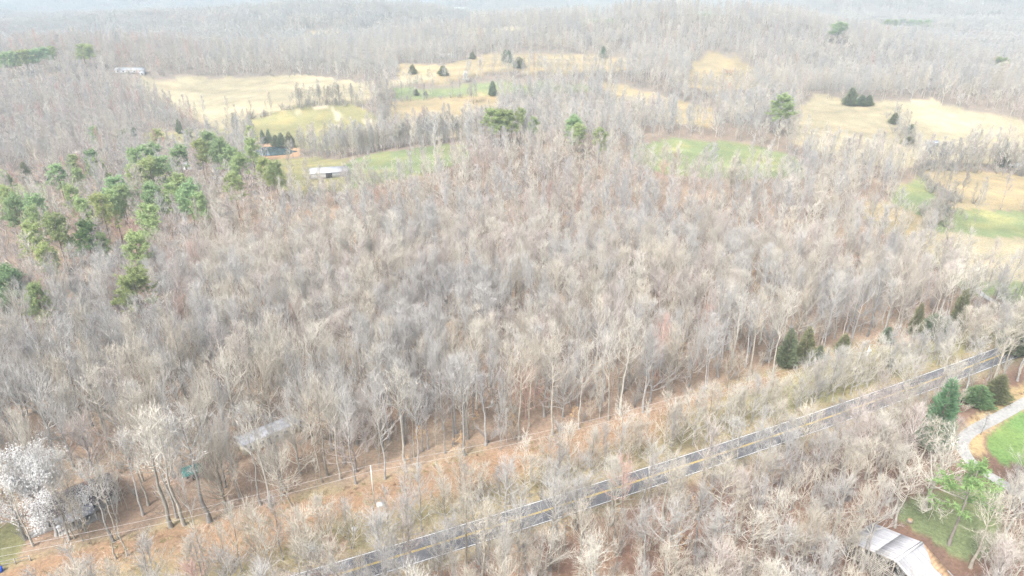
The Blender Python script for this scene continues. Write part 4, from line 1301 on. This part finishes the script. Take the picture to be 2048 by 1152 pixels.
# lone trees out in the fields
LONE = [(868, 312, 26, 'tall white-trunked tree at the top of the green slope right of the yard'), (830, 310, 20, 'thin white trunk left of the tall one above the green slope'), (842, 348, 15, 'dark crooked lone tree on the green slope, centre left'),
        (803, 196, 14, 'leftmost of the small trees along the fence between green and tan pasture'), (829, 192, 13, 'second small tree from left between green and tan pasture'), (866, 188, 13, 'third small tree from left between green and tan pasture'), (906, 189, 13, 'fourth small tree from left between green and tan pasture'), (920, 190, 15, 'fifth small tree from left between green and tan pasture'), (947, 208, 20, 'dense dark lone tree at the right side of the tan pasture'),
        (1655, 198, 18, 'left of two bare trees on the crest left of the big dark cedar'), (1664, 199, 13, 'right of two bare trees on the crest left of the big dark cedar'), (860, 142, 15, 'lone bare tree in front of the tan crest field, left of centre'), (820, 168, 14, 'dark-trunked tree at the lower left end of the tan crest field'),
        (1762, 318, 16, 'dark forked tree at the lower left corner of the big right field'), (1890, 335, 17, 'tall dark trunk in the tree line below the big right field'), (1985, 318, 20, 'left of the tall pale trees before the big right field'), (2012, 322, 21, 'right of the tall pale trees before the big right field'), (1520, 322, 14, 'lone tree on the curved green field right of centre'),
        (600, 215, 20, 'left of the bare trees along the fence between the two left pastures'), (640, 212, 22, 'middle of the bare trees along the fence between the two left pastures'), (680, 210, 24, 'right of the bare trees along the fence between the two left pastures')]
for qx, qy, h, lb in LONE:
    p = unproj(qx, qy)[0]
    i = random.choice([1, 4, 0, 3])
    place_tree(random.choice(['forest', 'poplar']), 'field_tree', tuple(p), h, h * 0.42, random.random() * 6, PALA[i] * (1.2 if 'white' in lb or 'pale' in lb else 0.85), lb, 'tree', 'bare trees standing in the fields')

# evergreen trees: crown centre in the photograph, kind, height, width
def evergreen(px, py, kind, H, W, tint, label, group, frac=0.72):
    p = unproj(px, py, H * frac)[0]
    KEEP_OUT.append((p[0], p[1] - W * 0.25, W * 0.62 + 0.5))
    return place_tree(kind, 'pine_tree' if kind == 'pine' else 'cedar_tree', tuple(p), H, W, random.random() * 6, tint, label, 'tree', group)
PG = (0.37, 0.45, 0.21)
def gvar(base=PG, k=0.18):
    f = random.uniform(1 - k, 1 + k); h = random.uniform(-0.12, 0.12)
    return (base[0] * f * (1 + h), base[1] * f, base[2] * f * (1 - h))
PINES = [(14, 404, 20, 8), (31, 421, 20, 9), (72, 424, 21, 10), (74, 445, 19, 8), (113, 462, 20, 10), (65, 479, 18, 9), (92, 517, 17, 8), (174, 476, 18, 9), (205, 489, 14, 6), (20, 571, 20, 10), (77, 602, 18, 7), (147, 400, 19, 8), (167, 428, 19, 8), (205, 421, 21, 10), (246, 400, 20, 10), (226, 409, 20, 8), (304, 400, 20, 10), (301, 445, 20, 11), (345, 398, 19, 9), (380, 397, 21, 11), (401, 411, 18, 8), (273, 500, 20, 10), (270, 578, 19, 12),
         (290, 315, 20, 11), (267, 319, 19, 9), (310, 313, 20, 10), (300, 345, 21, 13), (328, 342, 20, 12), (359, 317, 20, 12), (270, 356, 18, 10), (150, 332, 18, 9), (185, 322, 19, 9), (116, 352, 18, 11), (157, 359, 17, 8), (195, 342, 18, 10), (400, 303, 20, 11), (420, 291, 22, 13), (441, 304, 21, 12), (461, 318, 20, 12), (478, 332, 19, 10), (502, 301, 21, 10), (530, 342, 19, 10), (550, 349, 19, 9), (236, 383, 19, 13), (359, 373, 19, 10), (383, 383, 18, 9), (304, 388, 17, 8), (468, 373, 18, 9), (7, 368, 17, 9), (315, 275, 17, 10), (380, 270, 14, 7), (501, 268, 16, 8), (191, 270, 17, 9),
         (985, 241, 20, 13), (1000, 239, 19, 13), (1016, 241, 19, 13), (1041, 238, 18, 9), (1067, 250, 14, 8), (1147, 253, 20, 12), (1155, 270, 18, 11), (1200, 280, 18, 10), (1565, 213, 24, 16), (10, 120, 20, 14), (26, 117, 20, 14), (42, 115, 20, 14), (57, 113, 19, 13), (72, 112, 19, 13), (90, 108, 18, 12), (104, 106, 17, 11), (165, 102, 20, 15), (177, 104, 20, 13),
         (1775, 47, 22, 20), (1790, 46, 20, 18), (1806, 45, 20, 18), (1822, 46, 20, 18), (1838, 47, 20, 18), (1855, 47, 20, 18), (1678, 57, 22, 24), (1995, 124, 18, 16), (2008, 126, 18, 14)]
def place_words(px, py):
    if py < 70: return 'on the far hills at upper right'
    if py < 130: return 'in the far grove at the left edge' if px < 300 else 'in the far woods at right'
    if px > 1500: return 'above the right pasture'
    if px > 900: return 'in the middle woods'
    if py < 290: return 'around the pond and pastures at left'
    if py < 392: return 'around the white house at left'
    return 'in the left foreground woods'
zc = {}
PIN = sorted(PINES, key=lambda a: a[0])
for (qx, qy, h, w) in PIN:
    z = place_words(qx, qy); zc[z] = zc.get(z, 0) + 1
    rd = 'broad ' if w >= 11 else 'slim ' if w <= 8 else ''
    evergreen(qx, qy, 'pine', h + 2.5, w * 1.12, gvar((0.15, 0.23, 0.08) if (qx, qy) == (174, 476) else PG), '%sgreen pine, %s from left %s' % (rd, ordinal(zc[z]), z), 'green pines', 0.76)
CG = (0.225, 0.25, 0.145)
CEDARS = [(147, 558, 9, 4, 'small upright cedar in the left woods above the broad pine'), (173, 582, 8, 5, 'low cedar right of the small upright one in the left woods'), (162, 606, 7, 3, 'smallest cedar below the two others in the left woods'), (316, 558, 12, 4, 'slim sparse evergreen right of the broad pine in left woods'), (19, 618, 10, 5, 'olive cedar at the left edge below the big pine'),
          (89, 349, 12, 6, 'dark evergreen left of the pine row at the left'), (51, 345, 13, 7, 'dark evergreen second from the left edge below the wooded hill'), (232, 270, 12, 9, 'left of the three dark evergreens beside the small olive strip'), (253, 274, 14, 13, 'largest of the three dark evergreens beside the small olive strip'), (270, 270, 12, 8, 'right of the three dark evergreens beside the small olive strip'), (357, 252, 12, 6, 'upright dark cedar at the top of the small olive strip'),
          (525, 273, 11, 5, 'left narrow cedar behind the pond'), (537, 272, 11, 5, 'right narrow cedar behind the pond'), (551, 281, 9, 8, 'low dark cedar left in the clump behind the pond'), (562, 279, 11, 8, 'middle dark cedar in the clump behind the pond'), (578, 279, 12, 9, 'olive brown cedar at the right end of the pond'),
          (1578, 694, 13.5, 6.2, 'left of the two upright cedars at the forest edge'), (1614, 690, 12.5, 6.2, 'right of the two upright cedars at the forest edge'), (1688, 688, 7.5, 5, 'bushy cedar at the forest edge left of the transformer pole'), (1836, 638, 12, 4.5, 'slim cedar at the forest edge right of the transformer pole'), (1872, 650, 8, 10, 'low spreading evergreen at foot of the white leaning trunk'), (1921, 622, 16, 6, 'tall dark cedar right of the white leaning trunk'), (1776, 670, 6, 4.5, 'small green cedar on the edge right of the transformer pole'), (1827, 575, 8, 6, 'dark green evergreen deep in the right woods'), (1787, 724, 3.4, 3.2, 'small dark round bush alone in the clearing'), (1640, 705, 5, 4, 'low green bush right of the two upright cedars'),
          (1016, 642, 7, 3.5, 'small dark green cedar in the middle of the forest'), (1236, 575, 10, 4, 'thin greenish evergreen right of the forest centre'), (1376, 512, 9, 6, 'pale green crown in the right half of the forest'), (1262, 545, 11, 8, 'faint green crown above the thin evergreen'),
          (1703, 192, 15, 12, 'large dark cedar standing alone on the right pasture crest'), (1724, 200, 9, 10, 'left low cedar beside the little white shed on the crest'), (1738, 200, 9, 9, 'right low cedar beside the little white shed on the crest'), (1790, 236, 9, 8, 'dark evergreen at the upper end of the field hedge'), (1822, 262, 11, 7, 'dark evergreen in the middle of the field hedge'), (1819, 281, 6, 12, 'low dark bush at the lower end of the field hedge'), (2010, 310, 16, 7, 'dark evergreen left of the white house at the right edge'), (2008, 296, 14, 7, 'evergreen top above the other near the white car'),
          (985, 176, 14, 9, 'dark evergreen at the right corner of the green pasture'), (832, 184, 6, 6, 'round dark bush at the top of the tan pasture'), (851, 186, 4, 4, 'tiny dark bush right of the round one on the tan pasture'), (825, 138, 10, 9, 'left cedar in front of the tan crest field'), (886, 140, 10, 11, 'right cedar in front of the tan crest field'), (945, 110, 10, 9, 'evergreen at the top of the tan crest, left'), (1010, 111, 13, 9, 'left of the paired evergreens on the tan crest'), (1018, 113, 13, 9, 'right of the paired evergreens on the tan crest'), (1038, 124, 11, 14, 'low evergreen below the paired ones on the tan crest'), (1207, 104, 15, 10, 'single evergreen at the right end of the tan crest'),
          (1886, 828, 21, 8, 'tall green evergreen left of the bare verge at the driveway bend'), (1998, 776, 9, 6.5, 'wide green evergreen beside the road near the right edge'), (2042, 665, 15, 10, 'dark evergreen cut by the right edge above the road'), (1960, 790, 6, 8, 'low green bush left of the wide roadside evergreen')]
for (qx, qy, h, w, lb) in CEDARS:
    base = CG
    if qx in (1886, 1992, 1960): base = (0.21, 0.31, 0.15)
    if qx in (1376, 1262, 1236, 578): base = (0.25, 0.25, 0.15)
    if qx in (147, 173, 162, 19): base = (0.16, 0.185, 0.08)
    evergreen(qx, qy, 'cedar', h, w, gvar(base, 0.1), lb, 'dark evergreens', 0.5)
# sparse pine on the lawn
p = unproj(1898, 1090)[0]
place_tree('open_pine', 'pine_tree', tuple(p), 20, 12.5, 1.0, (0.27, 0.40, 0.16), 'open light green pine on the lawn right of the barn', 'tree', 'green pines', 0, trunk_tint=(0.34, 0.30, 0.27))
# blossoming tree
bT, bC, bF = blossom_tree(77)
for (qx, qy, sc, szw, lb) in ((112, 1072, 1.50, 1.40, 'white blossoming tree at the lower left beside the dark roofed house'), (931, 166, 0.72, 0.62, 'tiny white blossoming tree above the green pasture')):
    p = unproj(qx, qy)[0]
    e = empty('blossom_tree', tuple(p), 0.7); e.scale = (szw, szw, sc)
    if qx < 200:
        bm = (mk('trunk', bT, M['bark']), mk('crown', bC, M['twig']), mk('blossom', bF, M['blossom']))
    for nm, mm in zip(('trunk', 'crown', 'blossom'), bm):
        c_ = link(bpy.data.objects.new(nm, mm), e); c_['tint'] = [0.44, 0.42, 0.40]
    tag(e, lb, 'tree', 'white blossoming trees')
    KEEP_OUT.append((p[0], p[1], 4))
# reddish round bush on a far field
p = unproj(1457, 150)[0]
place_tree('brush', 'round_bush', tuple(p), 6, 14, 0.3, (0.36, 0.16, 0.14), 'reddish brown round bush on the upper right field', 'bush')

# roadside strip: every tree an individual
rs = np.random.default_rng(31)
xs = -95.0
while xs < 205:
    for s_ in (5.2, 6.9):
        if rs.random() < (0.9 if s_ < 6 else 0.7):
            x = xs + rs.uniform(-1.5, 1.5); sl = float(road_slope(x)); ss = s_ + rs.uniform(-0.5, 0.9)
            y = float(road_y(x)) + ss * math.sqrt(1 + sl * sl)
            q = project(x, y, 0)
            if float(ss) < float(edge_s(x)) - 5 and -60 < q[0] < 2120:
                h = rs.uniform(9.5, 16)
                TREES.append(dict(x=x, y=y, kind='slim', H=h, W=h * rs.uniform(0.42, 0.62), idx=int(rs.choice([3, 3, 1, 0, 1])), tint=None, label=None, var=None, lean=(rs.normal() * 0.03, rs.normal() * 0.03), zone='strip'))
    xs += 3.2 if xs < 20 else 2.6
# woods: near candidates
wx, wy = jgrid(5.0, 40, 270, RNG)
k = ~is_open(wx, wy) & (road_s(wx, wy) > 0)
wx, wy = wx[k], wy[k]
vx, vy = jgrid(4.2, 40, 300, RNG)
k = ~is_open(vx, vy) & (road_s(vx, vy) < 0) & (road_s(vx, vy) > -75)
wx, wy = np.concatenate([wx, vx[k]]), np.concatenate([wy, vy[k]])
for t in TREES:                           # leave room around the ones already placed
    rad = 5.5 if t['kind'] in ('oak', 'gnarled') else 2.2
    k = np.hypot(wx - t['x'], wy - t['y']) > rad
    wx, wy = wx[k], wy[k]
ws = road_s(wx, wy)
sp_, sq_, _ = project(wx, wy, 0)
# thin out round the barn lawn, the yards and the field side at right
keep = RNG.random(len(wx)) < np.where(ws < -5, 0.92, np.where((sp_ < 330) & (sq_ > 960), 0.75, 1.0))
wx, wy, ws = wx[keep], wy[keep], ws[keep]
nidx, ntint = pick_tints(wx, wy, RNG)
nn = vnoise(wx, wy, 35, 81)
u = RNG.random(len(wx))
pxl, pyl, _ = project(wx, wy, 0)
kind = np.where(u < 0.48, 0, np.where(u < 0.68, 1, np.where(u < 0.91, 2, 3)))     # forest, poplar, slim, oak
oakzone = (pxl < 900) & (pyl > 540) & (RNG.random(len(wx)) < 0.17)
kind = np.where(oakzone, 3, kind)
nearside = ws < -5
kind = np.where(nearside, np.where(u < 0.45, 2, np.where(u < 0.8, 0, 1)), kind)
KN = ['forest', 'poplar', 'slim', 'oak']
Hs = np.choose(kind, [RNG.uniform(16, 24, len(wx)), RNG.uniform(18, 26, len(wx)), RNG.uniform(7, 15, len(wx)), RNG.uniform(16, 22, len(wx))])
Hs = Hs * (1 + 0.10 * nn) * np.where(nearside, np.where(ws > -13, 0.86, 0.88), 1.0)
Ws = np.choose(kind, [RNG.uniform(6.5, 11.5, len(wx)), RNG.uniform(5.5, 10, len(wx)), RNG.uniform(3.5, 7, len(wx)), RNG.uniform(11, 17, len(wx))])
ntint = np.where(nearside[:, None], ntint * np.array([0.98, 0.98, 0.97]), ntint)
wz = height(wx, wy)
pxb, pyb, dep = project(wx, wy, wz)
pxt, pyt, _ = project(wx, wy, wz + Hs)
inframe = (pxb > -30) & (pxb < 2078) & (pyt < 1150) & (pyt > 0) & (np.minimum(pyb, 1152) - np.maximum(pyt, 0) > 40)
size = np.where(inframe, (pyb - pyt) * np.clip(0.5 + Ws / 14, 0.6, 1.5), -1)
n_more = 300 - sum(1 for t in TREES if t['zone'] != 'strip')
order = np.argsort(-size)
chosen = np.zeros(len(wx), bool); chosen[order[:n_more]] = True
for i in np.nonzero(chosen)[0]:
    z = 'near' if ws[i] < 0 else ('edge' if ws[i] < edge_s(wx[i]) + 7 else 'wood')
    TREES.append(dict(x=wx[i], y=wy[i], kind=KN[kind[i]], H=Hs[i], W=Ws[i], idx=int(nidx[i]), tint=ntint[i], label=None, var=None, lean=(RNG.normal() * 0.02, RNG.normal() * 0.02), zone=z))

ROW = {}
def look(t):
    h = 'tall' if t['H'] > 22 else 'short' if t['H'] < 11 else 'medium'
    w = t['W'] / t['H']
    c = 'broad' if w > 0.5 else 'narrow' if w < 0.30 else ''
    return (h + ' ' + c).strip() + ' ' + PAL[t['idx']][1]
for t in TREES:
    if t['label'] is None:
        s_ = float(road_s(t['x'], t['y'])); px_ = float(project(t['x'], t['y'], 0)[0])
        z = t['zone']
        if z == 'near':
            b_ = int((-s_ - 5) // 7)
            key = ('near', b_); txt = 'in %s rank below the road' % ordinal(b_ + 1); grp = 'bare trees below the road'
        elif z == 'strip':
            key = ('strip',); txt = 'in strip between clearing and road'; grp = 'bare trees along the far roadside'
        elif z == 'edge':
            key = ('edge',); txt = 'along forest edge above clearing'; grp = 'bare trees along the forest edge'
        else:
            b_ = int((s_ - float(edge_s(t['x'])) - 7) // 12)
            key = ('wood', b_); txt = 'in %s rank behind forest edge' % ordinal(b_ + 2); grp = 'bare trees inside the forest'
        ROW.setdefault(key, []).append((px_, t, txt, grp))
    else:
        t['group'] = None
for key, lst in ROW.items():
    lst.sort(key=lambda a: a[0])
    for n_, (px_, t, txt, grp) in enumerate(lst):
        t['label'] = '%s bare tree, %s from left %s' % (look(t), ordinal(n_ + 1), txt)
        t['group'] = grp
for t in TREES:
    tint = t['tint'] if t['tint'] is not None else PALA[t['idx']] * random.uniform(0.95, 1.15)
    place_tree(t['kind'], 'roadside_tree' if t['zone'] == 'strip' else 'bare_tree', (t['x'], t['y'], hgt(t['x'], t['y'])), t['H'], t['W'], random.random() * 6.28 if t['lean'][1] < 0.05 else 0.0, tuple(float(v) for v in tint), t['label'], 'tree', t.get('group'), t['var'], t['lean'])

def scatter_arrays(kinds, kd, x, y, H, W, rng):
    """kd: index into kinds per point"""
    base = np.cumsum([0] + [len(SHAPES[k_]) for k_ in kinds])[:-1]
    cnt = np.array([len(SHAPES[k_]) for k_ in kinds])
    h0 = np.array([SHAPES[k_][0][2] for k_ in kinds]); w0 = np.array([SHAPES[k_][0][3] for k_ in kinds])
    var = base[kd] + (rng.random(len(x)) * cnt[kd]).astype(int)
    pts = np.column_stack([x, y, height(x, y)])
    rot = np.column_stack([rng.normal(size=len(x)) * 0.025, rng.normal(size=len(x)) * 0.025, rng.random(len(x)) * 6.283])
    scl = np.column_stack([W / w0[kd], W / w0[kd], H / h0[kd]])
    return pts, var, rot, scl

rest = ~chosen
a = scatter_arrays(KN, kind[rest], wx[rest], wy[rest], Hs[rest], Ws[rest], RNG)
stuff_scatter('bare_woods', KN, *a, ntint[rest], 'dense leafless woods filling the middle of the picture')
# undergrowth: brush and young beeches under the trees
ux, uy = jgrid(4.6, 40, 280, RNG)
k = ~is_open(ux, uy); ux, uy = ux[k], uy[k]
uk = (RNG.random(len(ux)) < 0.22 + 0.25 * vnoise(ux, uy, 40, 91)).astype(int)
uk = np.where(RNG.random(len(ux)) < 0.55, 2, uk)
k = (RNG.random(len(ux)) < 0.75); ux, uy, uk = ux[k], uy[k], uk[k]
uH = np.where(uk == 2, RNG.uniform(8, 17, len(ux)), RNG.uniform(2.0, 6.0, len(ux)))
_, ut = pick_tints(ux, uy, RNG)
a = scatter_arrays(['brush', 'beech', 'sapling'], uk, ux, uy, uH, uH * np.where(uk == 2, 0.28, 1) * RNG.uniform(0.6, 1.0, len(ux)), RNG)
stuff_scatter('undergrowth', ['brush', 'beech', 'sapling'], *a, ut * 0.88, 'thin leafless undergrowth and dry-leaved saplings beneath the woods')

# dry grass and weeds in the clearing, on the verges and on the lawns
gx, gy = jgrid(1.05, 60, 330, RNG, 46)
gs_ = road_s(gx, gy)
gok = ((gs_ > 3.6) & (gs_ < edge_s(gx) + 1) & (gx < X_CLEAR_END)) | ((gs_ < -3.6) & (gs_ > -6)) | inside(VERGE, gx, gy)
gok &= (dist_line(DRIVE_A, gx, gy) > 2.0)
gok &= RNG.random(len(gx)) < np.clip(0.12 + 0.5 * vnoise(gx, gy, 6, 95) + 0.3 * vnoise(gx, gy, 2.5, 96), 0.04, 0.9)
gx, gy = gx[gok], gy[gok]
gH = RNG.uniform(0.18, 0.5, len(gx))
gpal = np.array([(0.36, 0.30, 0.17), (0.30, 0.22, 0.13), (0.27, 0.245, 0.12), (0.42, 0.36, 0.22), (0.25, 0.165, 0.105)])
gt = gpal[RNG.integers(0, 5, len(gx))] * RNG.uniform(0.85, 1.15, len(gx))[:, None]
a = scatter_arrays(['grass_clump'], np.zeros(len(gx), int), gx, gy, gH, RNG.uniform(0.7, 1.6, len(gx)), RNG)
stuff_scatter('dry_grass', ['grass_clump'], *a, gt, 'dry grass and weeds in the power line clearing and on the road verge')

# middle distance woods
mx, my = jgrid(6.2, 270, 1250, RNG)
k = ~is_open(mx, my); mx, my = mx[k], my[k]
mi, mt = pick_tints(mx, my, RNG)
_u = RNG.random(len(mx)); mk_ = np.where(_u < 0.48, 0, np.where(_u < 0.66, 1, 2))
mH = np.choose(mk_, [RNG.uniform(16, 24, len(mx)), RNG.uniform(13, 19, len(mx)), RNG.uniform(6, 12, len(mx))]) * (1 + 0.12 * vnoise(mx, my, 45, 82))
mW = np.choose(mk_, [RNG.uniform(7, 11.5, len(mx)), RNG.uniform(10, 15, len(mx)), RNG.uniform(3.5, 5.5, len(mx))])
a = scatter_arrays(['forest_mid', 'oak_mid', 'slim_mid'], mk_, mx, my, mH, mW, RNG)
stuff_scatter('distant_woods', ['forest_mid', 'oak_mid', 'slim_mid'], *a, mt, 'leafless woods between and behind the open fields')
# hedges and bushes along field edges
hp = []
for line, w_, n_ in (([(1788, 235), (1800, 262), (1815, 285), (1832, 300)], 9, 60), ([(1838, 352), (1862, 380), (1900, 402), (1945, 408)], 5, 60), ([(1850, 460), (1872, 440), (1890, 425)], 9, 70), ([(1840, 340), (1920, 344), (2048, 352), (2110, 358)], 5, 110), ([(800, 203), (870, 198), (940, 195)], 4, 18), ([(495, 240), (560, 224), (640, 209), (700, 209)], 6, 60), ([(1985, 628), (2010, 632), (2030, 638)], 3, 12), ([(290, 152), (420, 152), (620, 151), (690, 160)], 5, 30), ([(930, 1000), (1020, 1010), (1180, 965)], 2, 6)):
    L_ = smooth_line(unproj(np.array([q[0] for q in line]), np.array([q[1] for q in line]))[:, :2], 10)
    j = RNG.integers(0, len(L_), n_)
    hp.append(L_[j] + RNG.normal(size=(n_, 2)) * w_ * 0.4)
hp = np.concatenate(hp)
hk = (RNG.random(len(hp)) < 0.25).astype(int)
for line, w_, n_ in (([(738, 172), (762, 205), (772, 240), (758, 268)], 10, 75), ([(600, 216), (660, 210), (715, 212)], 7, 40), ([(610, 310), (700, 312), (760, 300), (850, 288), (930, 282)], 13, 170), ([(930, 200), (950, 208)], 5, 8), ([(470, 262), (495, 285)], 8, 30), ([(1700, 205), (1640, 190)], 3, 6), ([(1870, 334), (1960, 336), (2060, 345)], 6, 60)):
    L_ = smooth_line(unproj(np.array([q[0] for q in line]), np.array([q[1] for q in line]))[:, :2], 10)
    j = RNG.integers(0, len(L_), n_)
    hp = np.concatenate([hp, L_[j] + RNG.normal(size=(n_, 2)) * w_ * 0.5]); hk = np.concatenate([hk, np.full(n_, 1)])
hH = np.where(hk == 0, RNG.uniform(3, 7, len(hp)), RNG.uniform(9, 18, len(hp)))
_, ht = pick_tints(hp[:, 0], hp[:, 1], RNG)
a = scatter_arrays(['brush', 'forest_mid'], hk, hp[:, 0], hp[:, 1], hH, hH * np.where(hk == 0, 0.95, 0.5), RNG)
stuff_scatter('hedge_brush', ['brush', 'forest_mid'], *a, ht * 0.8, 'leafless brush along hedges and field edges')
# far woods
fx, fy = jgrid(33, 1250, 7500, RNG, 44)
k = ~is_open(fx, fy); fx, fy = fx[k], fy[k]
_, ft = pick_tints(fx, fy, RNG)
ft = ft * 0.6 + PALA[:5].mean(0) * 0.4
a = scatter_arrays(['patch'], np.zeros(len(fx), int), fx, fy, np.full(len(fx), 24.0) * RNG.uniform(0.85, 1.1, len(fx)), np.full(len(fx), 38.0), RNG)
a[2][:, :2] = 0
stuff_scatter('far_woods', ['patch'], *a, ft, 'far leafless woods covering the hills up to the horizon')

# ------------------------------------------------------------------ haze
mb = MB().box(-11500, 11500, -120, 12500, -70, CAM_H + 14)
m = bpy.data.materials.new('haze_air'); m.use_nodes = True
nt = m.node_tree; nt.nodes.clear()
o_ = nt.nodes.new('ShaderNodeOutputMaterial'); pv = nt.nodes.new('ShaderNodeVolumePrincipled')
pv.inputs['Color'].default_value = (0.59, 0.715, 0.79, 1)
pv.inputs['Density'].default_value = HAZE_DENSITY
pv.inputs['Anisotropy'].default_value = 0.2
nt.links.new(pv.outputs[0], o_.inputs['Volume'])
hz = mb.build('haze', m); hz['kind'] = 'stuff'
hz['label'] = 'thin pale haze over the whole valley'; hz['category'] = 'haze'
